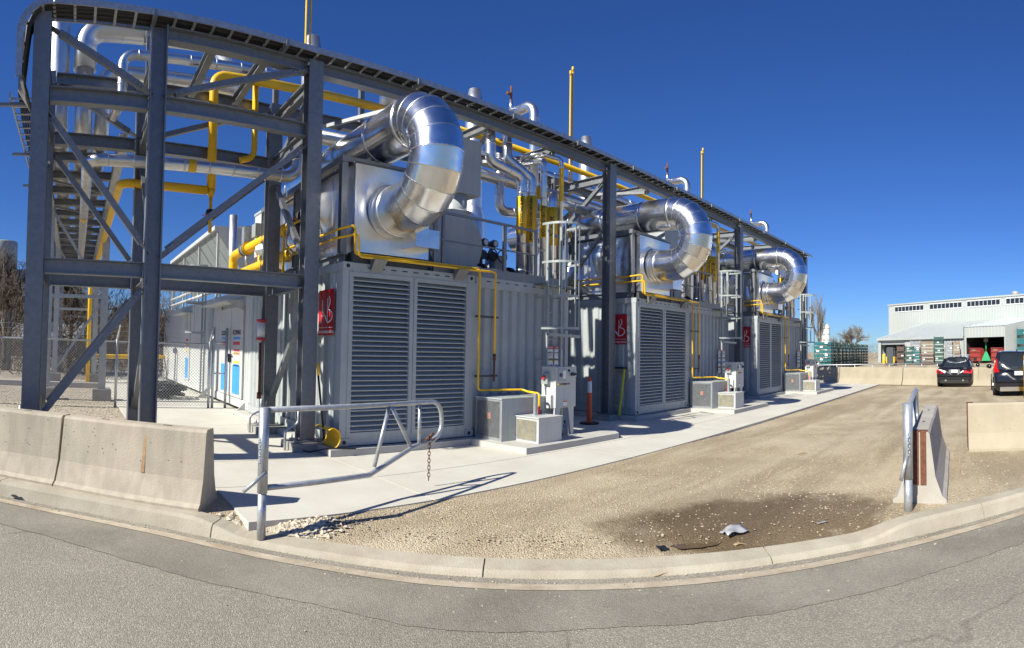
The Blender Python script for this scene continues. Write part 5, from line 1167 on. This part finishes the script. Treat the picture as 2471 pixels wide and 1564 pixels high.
def car(name, loc, rz, label, suv, paint, detail=True):
    t = thing(name, loc, label, 'car'); o = ORG[t]
    if suv: L, Wd, H, belt, r = 4.64, .945, 1.71, 1.02, .36
    else: L, Wd, H, belt, r = 4.53, .905, 1.42, .93, .325
    def body(x, top, w, bot): return (x, [(0, bot), (w * .86, bot), (w * .97, bot + .12), (w, .55), (w * .985, min(top, belt) - .12), (w * .90, min(top, belt)), (w * .5, top), (0, top + .012)])
    # local: rear bumper at x=0, nose at x=L
    secs = [body(0, .62, Wd * .86, .34), body(.03, belt * .86, Wd * .93, .27), body(.14, belt + (.0 if suv else .02), Wd * .97, .22), body(.7, belt + .03, Wd, .2), body(1.6, belt + .02, Wd, .19), body(2.9, belt - .01, Wd, .19), body(3.5, belt - .06, Wd * .99, .2), body(4.2, belt - .17, Wd * .94, .22), body(L - .08, belt - .32, Wd * .8, .27), body(L, .5, Wd * .7, .34)]
    inst('body', loft(secs, 1).mesh('body', paint), o, t)
    if suv: gh = [(.14, belt, .85, belt), (.22, belt + .02, .84, 1.35), (.34, belt + .02, .8, 1.6), (.55, belt, .76, 1.66), (1.4, belt, .75, 1.70), (2.4, belt, .73, 1.66), (2.75, belt, .76, 1.5), (3.45, belt - .06, .82, 1.02)]
    else: gh = [(.62, belt, .74, .97), (.95, belt, .7, 1.16), (1.35, belt, .64, 1.36), (1.75, belt, .62, 1.42), (2.3, belt, .62, 1.41), (2.75, belt, .66, 1.28), (3.4, belt - .05, .76, .95)]
    gsecs = [(x, [(0, b - .05), (.86 * Wd, b - .05), (.9 * Wd, b), (w * .98, b + (z - b) * .75), (w * .82, z), (0, z + .015)]) for x, b, w, z in gh]
    inst('glasshouse', loft(gsecs, 1).mesh('glasshouse', 'glass_dark'), o, t)
    rs = [(x, [(0, z - .012), (w * .80, z - .02), (w * .93, z - .06), (w * .93, z - .02), (w * .78, z + .022), (0, z + .032)]) for x, b, w, z in gh if z > H - .13]
    inst('roof', loft(rs, 1).mesh('roof', paint), o, t)
    for s in (-1, 1):   # pillars
        for sel in ((lambda x, x2: x2 < (.6 if suv else 1.4)), (lambda x, x2: x > 2.3)):
            mb = MB()
            for (x, b, w, z), (x2, b2, w2, z2) in zip(gh, gh[1:]):
                if sel(x, x2): mb.bar(Vector((x, s * w * .9, z + .004)), Vector((x2, s * w2 * .9, z2 + .004)), .12, .03)
            inst('pillar', mb.mesh('pillar', paint), o, t)
        x = gh[3][0] + .7; inst('pillar', MB().bar((x, s * Wd * .88, belt), (x + .05, s * gh[3][2] * .93, H - .05), .08, .03, (0, 1, 0)).mesh('pillar', paint), o, t)
        inst('wing_mirror', MB().lathe([(.02, -.1), (.09, -.08), (.1, 0), (.07, .1), (.01, .12)], (2.75 if not suv else 2.7, s * (Wd + .1), belt + .06), 10, 'y').mesh('wing_mirror', paint), o, t)
        wheel(t, .86, s * (Wd - .11), r, .23, s); wheel(t, L - .85, s * (Wd - .11), r, .23, s)
        # rear lamps
        if suv: tl = MB().add([(.13, s * .93, .90), (.06, s * .72, .93), (.1, s * .80, 1.08), (.20, s * .80, 1.42), (.24, s * .84, 1.42), (.2, s * .93, 1.05)], [(0, 1, 2, 5), (2, 3, 4, 5)] if s > 0 else [(5, 2, 1, 0), (5, 4, 3, 2)])
        else: tl = MB().add([(.03, s * .42, .78), (-.01, s * .46, .68), (.03, s * .82, .66), (.12, s * .885, .72), (.12, s * .87, .84), (.03, s * .78, .88)], [(0, 1, 2, 3, 4, 5)] if s > 0 else [(5, 4, 3, 2, 1, 0)])
        inst('tail_lamp', MB_shift(tl, (-.03, 0, 0)).mesh('tail_lamp', 'tail_red'), o, t)
    inst('number_plate', MB().box((-.035, -.155, .70 if not suv else .80), (-.02, .155, .84 if not suv else .95)).mesh('number_plate', 'white'), o, t)
    if not suv: inst('plate_recess', MB().box((-.025, -.27, .69), (-.01, .27, .85)).mesh('plate_recess', 'galv'), o, t)
    inst('bumper', MB().box((-.04, -Wd * .8, .38), (.02, Wd * .8, .50)).mesh('bumper', paint), o, t)
    inst('diffuser', MB().box((-.02, -Wd * .75, .2), (.1, Wd * .75, .36)).mesh('diffuser', 'chrome' if suv else 'black'), o, t)
    for s in (-1, 1): inst('exhaust_tip', MB().cyl((-.05, s * .42, .33), (.1, s * .42, .33), .045, None, 12).mesh('exhaust_tip', 'chrome'), o, t)
    t.rotation_euler = (0, 0, rz); return t
def MB_shift(mb, d): mb.v = [v + Vector(d) for v in mb.v]; return mb
sed = car('parked_sedan', (28.0, 1.56, -.05), rad(-2), 'dark sedan with roof bars parked against the concrete barriers', False, 'car_black')
for x in (1.5, 2.4): inst('roof_bar', MB().bar((x, -.62, 1.54), (x, .62, 1.54), .08, .03).bar((x, -.5, 1.4), (x, -.5, 1.53), .04, .04).bar((x, .5, 1.4), (x, .5, 1.53), .04, .04).mesh('roof_bar', 'galv_light'), ORG[sed], sed)
text_part('335i', sed, ORG[sed] + Vector((-.03, -.52, .9)), .09, (-1, 0, 0), (0, 0, 1), 'chrome', .002)
suv = car('parked_sport_utility', (21.9, -1.2, -.05), rad(1), 'dark sport utility car with a silver strip on its tailgate', True, 'car_black')
text_part('BSTE-939', suv, ORG[suv] + Vector((-.037, 0, .875)), .085, (-1, 0, 0), (0, 0, 1), 'signblue', .001); text_part('VOLVO', suv, ORG[suv] + Vector((-.0, .0, 1.09)), .08, (-1, 0, 0), (0, 0, 1), 'chrome', .002, stretch=1.9); text_part('XC60', suv, ORG[suv] + Vector((-.02, .56, .78)), .07, (-1, 0, 0), (0, 0, 1), 'chrome', .002)
inst('tailgate_strip', MB().box((-.02, -.5, 1.0), (.02, .5, 1.035)).mesh('tailgate_strip', 'chrome'), ORG[suv], suv)
inst('shark_fin', MB().prism([(.75, 1.71), (1.0, 1.71), (.8, 1.78)], lambda a, b, h: Vector((a, h, b)), -.02, .02).mesh('shark_fin', 'car_black'), ORG[suv], suv)
car('parked_sport_utility', (31.5, -1.75, -.05), rad(3), 'white roofed sport utility car parked beyond the dark ones', True, 'car_white')
bo = thing('yellow_bollard', (20.6, -1.42, -.05), 'yellow bollard with white band in front of the dark sport utility car', 'bollard')
MB().lathe([(.11, 0), (.11, 1.5), (.08, 1.58), (0, 1.6)], (20.6, -1.42, -.05), 16).build('tube', 'yellow', bo); MB().lathe([(.113, 1.2), (.113, 1.38)], (20.6, -1.42, -.05), 16).build('band', 'white', bo)
# ================================================================== warehouse
WA, WB = Vector((107.5, 18.2, 0)), Vector((90.8, -6.0, 0)); wu = (WB - WA).normalized(); wn = Vector((-wu.y, wu.x, 0)) * -1
if wn.dot(Vector((-1, 0, 0))) < 0: wn = -wn
def wp(u, d, z): return WA + wu * u + wn * d + Vector((0, 0, z))
def wray(px, py, d):   # pixel on the wall plane standing d in front of the main wall -> (u, z)
    r = ray(px, py); o = WA + wn * d; t = (o - Vector((0, 0, EYE))).dot(wn) / r.dot(wn); q = Vector((0, 0, EYE)) + r * t; return (q - WA).dot(wu), q.z
wh = thing('warehouse', WA + wu * 14, 'large white ribbed metal warehouse with high strip windows and lean-to bays', 'warehouse')
def wbox(u0, u1, d0, d1, z0, z1): 
    p = [wp(u, d, z) for z in (z0, z1) for u, d in ((u0, d0), (u1, d0), (u1, d1), (u0, d1))]
    return MB().add(p, [(0, 1, 2, 3), (7, 6, 5, 4), (0, 4, 5, 1), (1, 5, 6, 2), (2, 6, 7, 3), (3, 7, 4, 0)])
def ribs(u0, u1, d, z0, z1, per=.55, dep=.06):
    mb = MB(); u = u0; pts = []
    while u < u1: pts += [(u, 0), (u + per * .6, 0), (u + per * .68, dep), (u + per * .92, dep)]; u += per
    pts = [(min(a, u1), b) for a, b in pts] + [(u1, 0)]
    for a, b in pts: mb.v += [wp(a, d + b, z0), wp(a, d + b, z1)]
    for i in range(len(pts) - 1): mb.f.append([2 * i, 2 * i + 2, 2 * i + 3, 2 * i + 1]); mb.sm.append(False)
    return mb
LU = 70
wbox(0, LU, -30, 0, 0, 10.35).build('shell', 'ware', wh); 
ub = [wray(x, 775, 0)[0] for x in (2105, 2173, 2187, 2263, 2275, 2353, 2367, 2408)]
zb0 = wray(2140, 731, 0)[1]; zb1 = wray(2140, 720, 0)[1]
cuts_ = [(0, ub[0])]; 
ribs(0, LU, .05, 0, zb0 - .1).build('lower_cladding', 'ware', wh); ribs(0, LU, .05, zb1 + .1, 10.4).build('upper_cladding', 'ware', wh)
edges = [0] + ub[:7] + [ub[6] + (ub[5] - ub[4])]
for i in range(0, len(edges) - 1, 2): ribs(edges[i], edges[i + 1] if i + 1 < len(edges) else LU, .05, zb0 - .1, zb1 + .1).build('window_pier', 'ware', wh)
ribs(edges[-1], LU, .05, zb0 - .1, zb1 + .1).build('window_pier', 'ware', wh)
for i in range(1, len(edges) - 1, 2):
    a, b = edges[i], edges[i + 1]; w = wbox(a, b, .01, .04, zb0, zb1).build('strip_window', 'glass_dark', wh); n = 8
    for k in range(n + 1): u = a + (b - a) * k / n; wbox(u - .03, u + .03, .04, .07, zb0, zb1).build('mullion', 'white', w)
    wbox(a - .06, b + .06, .04, .14, zb0 - .12, zb0).build('sill', 'white', w); wbox(a - .06, b + .06, .04, .14, zb1, zb1 + .1).build('head', 'white', w)
wbox(-.15, LU, -30, .2, 10.36, 10.6).build('parapet', 'ware', wh)
D1 = 11.0
u_l, z_e = wray(2065, 797, D1); u_m = wray(2268, 795, D1)[0]; u_r = wray(2367, 795, D1)[0]
ro = MB(); nr = int((u_m - u_l) / .6)
for i in range(nr):
    a, b = u_l + (u_m - u_l) * i / nr, u_l + (u_m - u_l) * (i + 1) / nr; m_ = a + (b - a) * .75
    for (p0, q0, h0, h1) in ((a, m_, 0, 0), (m_, b, .06, .06)): ro.add([wp(p0, D1 + .3, z_e + h0), wp(q0, D1 + .3, z_e + h1), wp(q0, .1, 6.7 + h1), wp(p0, .1, 6.7 + h0)], [(0, 1, 2, 3)])
ro.build('lean_to_roof', 'ware_roof', wh)
wbox(u_l, u_m, D1 + .25, D1 + .4, z_e - .3, z_e).build('eaves', 'ware', wh)
o0, o1 = wray(2072, 840, D1)[0], wray(2128, 840, D1)[0]
ribs(u_l, o0, D1, 0, z_e).build('bay_wall', 'ware', wh); ribs(o1, u_m, D1, 0, z_e).build('bay_wall', 'ware', wh); ribs(o0, o1, D1, z_e - .6, z_e).build('bay_lintel', 'ware', wh)
MB().add([wp(u_l, D1, 0), wp(u_l, 0, 0), wp(u_l, 0, 6.65), wp(u_l, D1, z_e)], [(0, 1, 2, 3)]).build('bay_end_wall', 'ware', wh)
wbox(o0, o1, D1 - 1.2, D1 - 1.1, 0, z_e).build('bay_shade_sheet', 'dark_void', wh); wbox(o0, o1, D1 - .3, D1 - .1, z_e - 1.0, z_e - .6).build('roller_door', 'rail_grey', wh)  # near-black sheet paints the shade inside the open bay
# open tipping bay
z_t = z_e + 1.3
d0, d1 = wray(2275, 830, D1)[0], wray(2364, 830, D1)[0]; zh = wray(2320, 793, D1)[1]
ribs(u_m, d0, D1 + .2, 0, z_t).build('bay_wall', 'ware', wh); ribs(d1, u_r, D1 + .2, 0, z_t).build('bay_wall', 'ware', wh); ribs(d0, d1, D1 + .2, zh, z_t).build('bay_lintel', 'ware', wh)
MB().add([wp(u_m, D1 + .3, z_t), wp(u_r, D1 + .3, z_t), wp(u_r, .1, 6.9), wp(u_m, .1, 6.9)], [(0, 1, 2, 3)]).build('bay_roof', 'ware_roof', wh)
wbox(d0, d1, .5, .6, 0, z_t).build('bay_shade_sheet', 'dark_void', wh); wbox(u_m, u_m + .1, .2, D1 + .2, 0, z_t).build('bay_side_wall', 'dark_void', wh); MB().add([wp(u_r, D1 + .2, 0), wp(u_r, 0, 0), wp(u_r, 0, 6.85), wp(u_r, D1 + .2, z_t)], [(0, 1, 2, 3)]).build('bay_side_wall', 'ware', wh)  # near-black sheet and inner wall carry the tipping bay's shade as colour
uv, zv = wray(2387, 692, -6)
vt = tag(MB().lathe([(.45, 10.5), (.45, 11.0), (.62, 11.0), (.62, 11.75), (.5, 11.8), (0, 11.8)], wp(uv, -6, 0), 18).build('roof_ventilator', 'tank', org=wp(uv, -6, 10.5)), 'grey mushroom ventilator on the warehouse roof', 'ventilator')
# dumpsters, funnel
def dumpster(px, label):
    u, z = wray(px, 845, D1 - .8); t = thing('dumpster', wp(u, 6, 0), label, 'dumpster', 'red dumpsters in the bay'); w = .95; h = 1.95
    MB().add([wp(u - w, D1 - .8, .25), wp(u + w, D1 - .8, .25), wp(u + w, 4, .25), wp(u - w, 4, .25), wp(u - w, D1 - .8, h + .2), wp(u + w, D1 - .8, h + .2), wp(u + w, 4, h), wp(u - w, 4, h)], [(3, 2, 1, 0), (4, 5, 6, 7), (0, 1, 5, 4), (1, 2, 6, 5), (2, 3, 7, 6), (3, 0, 4, 7)]).build('bin_body', 'bin_red', t)
    for z in (.9, 1.55, h + .15): wbox(u - w - .04, u + w + .04, D1 - .79, D1 - .7, z - .06, z + .06).build('rib', 'bin_red', t)
    wbox(u - .25, u + .3, D1 - .79, D1 - .75, .35, .8).build('hatch', 'dark_void', t); wbox(u - .5, u + .15, D1 - .79, D1 - .75, 1.7, 1.95).build('label_plate', 'tan_crate', t)
    for q in (-w + .3, w - .3): wbox(u + q - .2, u + q + .2, 4.5, D1 - .9, 0, .25).build('skid', 'dark_steel', t)
dumpster(2293, 'red steel dumpster standing beside the green funnel, nearer the stacked racks'); dumpster(2344, 'red steel dumpster standing beside the green funnel, nearer the parked cars')
u, z = wray(2319, 845, D1 - 1); fn = thing('green_funnel', wp(u, D1 - 1, 0), 'bright green flared funnel hanging between the red dumpsters', 'funnel')
c = wp(u, D1 - 1, 0); MB().add([c + Vector((0, q, z)) for z, w in ((.3, .65), (1.0, .4), (1.6, .12)) for q in (-w, w)] + [c + Vector((.5, q, z)) for z, w in ((.3, .65), (1.0, .4), (1.6, .12)) for q in (-w, w)], [(0, 1, 3, 2), (2, 3, 5, 4), (8, 9, 7, 6), (10, 11, 9, 8), (0, 2, 8, 6), (2, 4, 10, 8), (1, 7, 9, 3), (3, 9, 11, 5), (0, 6, 7, 1), (4, 5, 11, 10)]).build('hood', 'funnel_green', fn)
MB().cyl(c + Vector((.2, 0, 1.6)), c + Vector((.2, 0, 3.2)), .1).build('hose', 'funnel_green', fn); MB().box(c + Vector((0, -.3, 3.0)), c + Vector((.4, .3, 3.5))).build('motor_box', 'tan_crate', fn)
u, z = wray(2258, 770, 2); ac = tag(wbox(u - .5, u + .5, .15, 1.2, z - .5, z + .6).build('wall_box', 'bin_red', org=wp(u, .6, z)), 'small reddish box on the warehouse wall above the lean-to', 'wall box')
# ================================================================== racks and crates in the yard
def crate_mesh(w, d, h, mt, name):
    mb = MB(); p = .07
    for x in (-w / 2, w / 2 - p):
        for y in (-d / 2, d / 2 - p): mb.box((x, y, 0), (x + p, y + p, h * .97))
    mb.box((-w / 2 + .012, -d / 2 + .012, h * .12), (w / 2 - .012, d / 2 - .012, h * .18))
    for s in (-1, 1):
        mb.box((-w / 2 + p, s * (d / 2 - .03) - .02, h * .16), (w / 2 - p, s * (d / 2 - .03) + .02, h * .8)); mb.box((s * (w / 2 - .03) - .02, -d / 2 + p, h * .16), (s * (w / 2 - .03) + .02, d / 2 - p, h * .8))
    return mb.mesh(name, mt)
A0 = gr(1938, 870, 58); A1 = gr(2026, 860, 84); cd_ = Vector((A1.x - A0.x, A1.y - A0.y, 0)); L_ = cd_.length; cd_.normalize(); ang = math.atan2(cd_.y, cd_.x)
cm = [crate_mesh(1.75, 1.7, .40, 'wood_crate', 'crate_body'), crate_mesh(1.75, 1.7, .40, 'green_crate', 'crate_body')]
tagm_ = MB().box((-.02, -.14, 0), (0, .14, .16)).mesh('shipping_tag', 'white')
UP = ['resting on the ground', 'second up', 'third up', 'fourth up', 'fifth up', 'sixth up', 'topmost']
for s in range(12):
    for k in range(7):
        p = Vector((A0.x, A0.y, 0)) + cd_ * (s * L_ / 11) + Vector((0, 0, -.05 + k * .405)); t = thing('storage_crate', p, ('teal steel crate, %s, in the end stack of the long row' % UP[k]) if s == 0 else ('dark green crate, %s, %s stack behind the teal end stack' % (UP[k], ('first', 'second', 'third', 'fourth', 'fifth', 'sixth', 'seventh', 'eighth', 'ninth', 'tenth', 'eleventh')[s - 1])), 'crate', 'crates in the long row')
        t.rotation_euler = (0, 0, ang + random.uniform(-.02, .02)); inst('crate_body', cm[0 if s == 0 else 1], p, t)
        if s == 0:
            inst('shipping_tag', tagm_, p + Vector((-.885, (-.4, .45, .1)[k % 3], .16)), t)
        elif s % 2 == 0: inst('shipping_tag', tagm_, p + Vector((.2, -.87, .16)), t, (0, 0, rad(90)))
stk = [(2120, 80, 3, 1.05, .88, 'brown_crate', 'rusty brown open rack'), (2139, 79, 4, 1.1, .64, 'green_crate', 'dark green steel rack'), (2157, 78, 6, .95, .37, 'wood_crate', 'teal steel crate'), (2154, 84, 5, 1.5, .68, 'grey_crate', 'pale grey wire crate'), (2180, 78, 3, 2.0, .5, 'brown_crate', 'brown wooden crate'), (2181, 82, 7, 2.05, .47, 'tan_crate', 'tan wooden crate'), (2208, 80, 7, 1.4, .55, 'green_crate', 'green wire rack'), (2232, 82, 5, 1.1, .64, 'grey_crate', 'grey mesh crate'), (2250, 82, 5, 1.0, .66, 'tan_crate', 'pale wooden crate'), (2386, 84, 4, 1.4, 1.2, 'tan_crate', 'tan timber crate beside the warehouse bay'), (2409, 82, 4, 2.2, 1.25, 'wood_crate', 'teal steel bin beside the warehouse bay')]
cm2 = {}
for px, r, n, w, h, mt, nm in stk:
    c = gr(px, 860, r); h2 = h * .97
    me = cm2.setdefault((w, h, mt), crate_mesh(1.5, w * .95, h, mt, 'crate_body'))
    for k in range(n):
        p = Vector((c.x, c.y, -.05 + k * h)); t = thing('storage_rack' if 'rack' in nm else 'storage_crate', p, nm + ', ' + (UP[k] if k < n - 1 else 'topmost') + (' of its stack before the lean-to' if 'bay' not in nm else ''), 'crate', nm + ' stack')
        t.rotation_euler = (0, 0, random.uniform(-.05, .05)); inst('crate_body', me, p, t)
        if k % 2: inst('shipping_tag', tagm_, p + Vector((-.77, random.uniform(-.4, .4), h * .3)), t)
c = gr(2095, 858, 74); fk = thing('forklift', (c.x, c.y, -.05), 'small yellow forklift parked beside the rusty racks', 'forklift')
MB().box((c.x - .5, c.y - .55, .3), (c.x + 1.2, c.y + .55, 1.1)).build('chassis', 'yellow', fk); MB().box((c.x - .6, c.y - .4, .2), (c.x - .5, c.y + .4, 2.3)).build('mast', 'dark_steel', fk)
for x in (c.x, c.x + 1.0):
    for y in (c.y - .3, c.y + .8): MB().cyl((x, y - .3, .3), (x, y - .1, .3), .3, None, 12).build('wheel', 'tyre', fk)
for x in (c.x - .2, c.x + .9):
    for y in (c.y - .5, c.y + .5): MB().bar((x, y, 1.1), (x, y, 2.1), .06, .06).build('guard_post', 'dark_steel', fk)
MB().box((c.x - .3, c.y - .55, 2.1), (c.x + 1.0, c.y + .55, 2.17)).build('overhead_guard', 'dark_steel', fk)
yr = thing('yard_rail', gz(1985, 873), 'low pale pipe rail running in front of the stacked crates', 'railing')
a, b = gr(1925, 876, 52), gr(2240, 868, 58); a.z = b.z = .55
MB().cyl(a, b, .05, None, 6).build('rail', 'galv_light', yr)
for i in range(9): q = a.lerp(b, i / 8); MB().cyl((q.x, q.y, -.05), q, .045, None, 6).build('post', 'galv_light', yr)
for px, lab_ in ((2078, 'yellow bollard at the corner of the lean-to door'),):
    c = gr(px, 855, 88); tag(MB().lathe([(.2, 0), (.2, 1.4), (0, 1.5)], (c.x, c.y, -.05), 12).build('door_bollard', 'yellow', org=(c.x, c.y, -.05)), lab_, 'bollard')
# silos
for i, (px, w) in enumerate(((1934, .5), (1945, .62))):
    c = gr(px, 800, 120); tp = gr(px, 757 if i == 0 else 762, 120).z
    t = thing('silo', (c.x, c.y, 0), ['white silo with sloping cap behind the pale poplar', 'white banded silo standing right beside the capped silo'][i], 'silo')
    MB().lathe([(w, 0), (w, tp - .6), (w * .3, tp)], (c.x, c.y, 0), 18).build('shell', 'white_paint', t)
    for k in range(4): MB().lathe([(w + .03, 0), (w + .03, .12)], (c.x, c.y, 3 + k * 1.2), 18).build('band', 'grey_crate', t)
# ================================================================== trees
def tree(name, base, H, label, mt='bark', spread=.5, seed=1, levels=5, trunk=.2, group='bare trees', upright=.5, fork=.3, nb=3):
    rnd = random.Random(seed); t = thing(name, base, label, 'tree', group); tk = MB(); cr = MB(); base = Vector(base)
    def grow(p, d, L, r, lv):
        n = 3; pts = [p]; q = p.copy()
        for i in range(n):
            d = (d + Vector((rnd.uniform(-.16, .16), rnd.uniform(-.16, .16), rnd.uniform(-.02, .12) * upright))).normalized(); q = q + d * (L / n); pts.append(q.copy())
        rs = [r * (1 - .45 * i / n) for i in range(n + 1)]
        (tk if lv == 0 else cr).tube(pts, r, 6 if lv < 2 else 3, lv < 1, rs)
        if lv >= levels: return
        kids = nb + (1 if rnd.random() < .5 else 0) + (1 if lv >= 2 else 0)
        for k in range(kids):
            f = fork + (1 - fork) * (k + rnd.random()) / kids if lv else .45 + .55 * (k + rnd.random()) / kids; f = min(.98, f)
            i = min(n - 1, int(f * n)); o = pts[i].lerp(pts[i + 1], f * n - i)
            a = rnd.uniform(0, 6.283); s = Vector((math.cos(a), math.sin(a), 0)); s = (s - d * s.dot(d)); s = s.normalized() if s.length > .01 else d.orthogonal()
            ang = spread * rnd.uniform(.6, 1.35); nd = (d * math.cos(ang) + s * math.sin(ang) + Vector((0, 0, .18 * upright))).normalized()
            grow(o, nd, L * rnd.uniform(.55, .78), max(.016, r * rnd.uniform(.42, .6)), lv + 1)
    grow(base, Vector((0, 0, 1)), H * .36, trunk, 0)
    tk.build('trunk', mt, t); cr.build('crown', mt, t); return t
def tree_at(px, r, top, **k):
    c = gr(px, 830, r); h = gr(px, top, r).z; return tree('bare_tree', (c.x, c.y, -.05), h, **k)
tree_at(1933, 62, 655, label='tall slender bare poplar in front of the white silos', mt='bark_pale', spread=.22, seed=3, trunk=.13, upright=1.6, levels=4, nb=4, fork=.1)
tree_at(2012, 112, 738, label='round bare tree beyond the crate row, left of the warehouse', mt='bark_pale', spread=.62, seed=5, trunk=.4, nb=4, fork=.2)
tree_at(1972, 125, 772, label='low bare tree between the silos and the round bare tree', mt='bark_pale', spread=.6, seed=8, trunk=.25, levels=4, nb=4)
for i, (px, r, top, sd_, sp) in enumerate([(12, 30, 540, 11, .6), (95, 45, 590, 12, .6), (165, 34, 560, 13, .55), (215, 48, 640, 14, .6), (300, 42, 655, 15, .55), (372, 55, 690, 16, .6), (40, 60, 640, 17, .55), (400, 70, 700, 18, .6), (130, 62, 640, 19, .55)]):
    tree_at(px, r, top, label=['wide bare tree behind the grey tank', 'bare tree behind the outermost tower column', 'bare tree seen between the branch rack columns', 'slim bare tree behind the yellow standpipe', 'bare tree between the standpipe and the rear tower column', 'bare tree beside the white enclosure end', 'far bare tree behind the grey tank', 'far bare tree behind the dry cooler', 'far bare tree behind the branch rack'][i], seed=sd_, spread=sp, trunk=.22, nb=4, fork=.15, levels=5 if i < 6 else 4, group='bare trees beyond the fence')
def cone_tree(px, r, top, label, sd_):
    rnd = random.Random(sd_); c = gr(px, 830, r); h = gr(px, top, r).z; t = thing('evergreen_tree', (c.x, c.y, -.05), label, 'tree', 'evergreens beyond the fence')
    MB().cyl((c.x, c.y, -.05), (c.x, c.y, h * .9), .15, .03, 6).build('trunk', 'bark', t); mb = MB()
    for i in range(2600):
        z = h * (.08 + .92 * rnd.random() ** 1.2); rr = (1 - z / h) ** .8 * h * .36 * (.35 + .65 * rnd.random() ** .4); a = rnd.uniform(0, 6.283); p = Vector((c.x + rr * math.cos(a), c.y + rr * math.sin(a), z))
        d = Vector((math.cos(a), math.sin(a), rnd.uniform(-.6, .3))) * rnd.uniform(.12, .34); s = Vector((-math.sin(a), math.cos(a), rnd.uniform(-.4, .4))) * .07
        mb.add([p - s, p + s, p + d], [(0, 1, 2)])
    mb.build('crown', 'ever', t)
cone_tree(222, 40, 700, 'dark conical evergreen behind the branch rack', 1); cone_tree(268, 44, 722, 'dark conical evergreen beside the rear tower column', 2)
def brush(name, px0, px1, r0, r1, h, n, mt, label):
    mb = MB(); 
    for i in range(n):
        c = gr(random.uniform(px0, px1), 830, random.uniform(r0, r1)); z = h * random.random() ** 1.3; p = Vector((c.x, c.y, z)); d = Vector((random.uniform(-.5, .5), random.uniform(-.5, .5), random.uniform(.1, 1))) * random.uniform(.3, .9)
        mb.tube([p, p + d * .6 + Vector((random.uniform(-.1, .1),) * 3), p + d], .012, 3, False, [.016, .011, .005])
    o = mb.build(name, mt); o['kind'] = 'stuff'; tag(o, label, 'brush')
brush('brushwood', -60, 420, 25, 40, 4.0, 8000, 'bush', 'tangled leafless brushwood beyond the chain link fence'); brush('far_brush', 1890, 2075, 125, 150, 3.5, 2200, 'bush', 'dry brush line behind the crates and silos')
# far low buildings on the left, tank
def house(px0, px1, r, ze, zr, label, wall='tan_crate'):
    a, b = gr(px0, 830, r), gr(px1, 830, r); a.z = b.z = 0; d = (b - a); L = d.length; d.normalize(); n = Vector((-d.y, d.x, 0)); t = thing('low_house', (a + b) / 2, label, 'house')
    def hb(s0, s1, e0, e1, z0, z1): return MB().add([a + d * s + n * e + Vector((0, 0, z)) for z in (z0, z1) for s, e in ((s0, e0), (s1, e0), (s1, e1), (s0, e1))], [(0, 3, 2, 1), (4, 5, 6, 7), (0, 1, 5, 4), (1, 2, 6, 5), (2, 3, 7, 6), (3, 0, 4, 7)])
    hb(0, L, 0, 7, -.1, ze).build('wall', wall, t)
    MB().add([a + d * -.4 + n * -.5 + Vector((0, 0, ze)), a + d * (L + .4) + n * -.5 + Vector((0, 0, ze)), a + d * (L + .4) + n * 3.5 + Vector((0, 0, zr)), a + d * -.4 + n * 3.5 + Vector((0, 0, zr)), a + d * (L + .4) + n * 7.5 + Vector((0, 0, ze)), a + d * -.4 + n * 7.5 + Vector((0, 0, ze))], [(0, 1, 2, 3), (3, 2, 4, 5)]).build('roof', 'roof_grey', t)
    for k in range(int(L / 3)): hb(1 + k * 3, 2.1 + k * 3, -.04, 0, .9, 2.0).build('window', 'glass_dark', t)
    return t
house(-40, 300, 55, 1.6, 3.2, 'low house with grey shingle roof behind the brushwood'); house(310, 400, 62, 1.7, 3.3, 'low house with grey roof beside the white enclosure end')
tk_ = thing('grey_tank', gr(0, 830, 30), 'pale grey cylindrical tank on a pipe frame beyond the outermost tower column', 'tank')
c = gr(-2, 830, 30); zt0, zt1 = gr(0, 632, 30).z, gr(0, 572, 30).z
MB().lathe([(.1, zt0 - .2), (.78, zt0), (.78, zt1), (.7, zt1 + .08), (0, zt1 + .15)], (c.x, c.y, 0), 24).build('shell', 'tank', tk_)
for s in (-.5, .5):
    for q in (-.5, .5): MB().cyl((c.x + s, c.y + q, -.05), (c.x + s, c.y + q, zt0), .06).build('leg', 'galv', tk_)
tag(MB().box((c.x - 2, c.y + 3, zt0 - .25), (c.x + 6, c.y + 3.6, zt0 + .35)).build('grey_duct', 'roof_grey', org=(c.x, c.y + 3, zt0)), 'grey rectangular duct passing behind the tank', 'duct')
for x in (c.x + .5, c.x + 5): MB().cyl((x, c.y + 3.3, 0), (x, c.y + 3.3, zt0 - .25), .08)
cy = gr(-8, 830, 22);
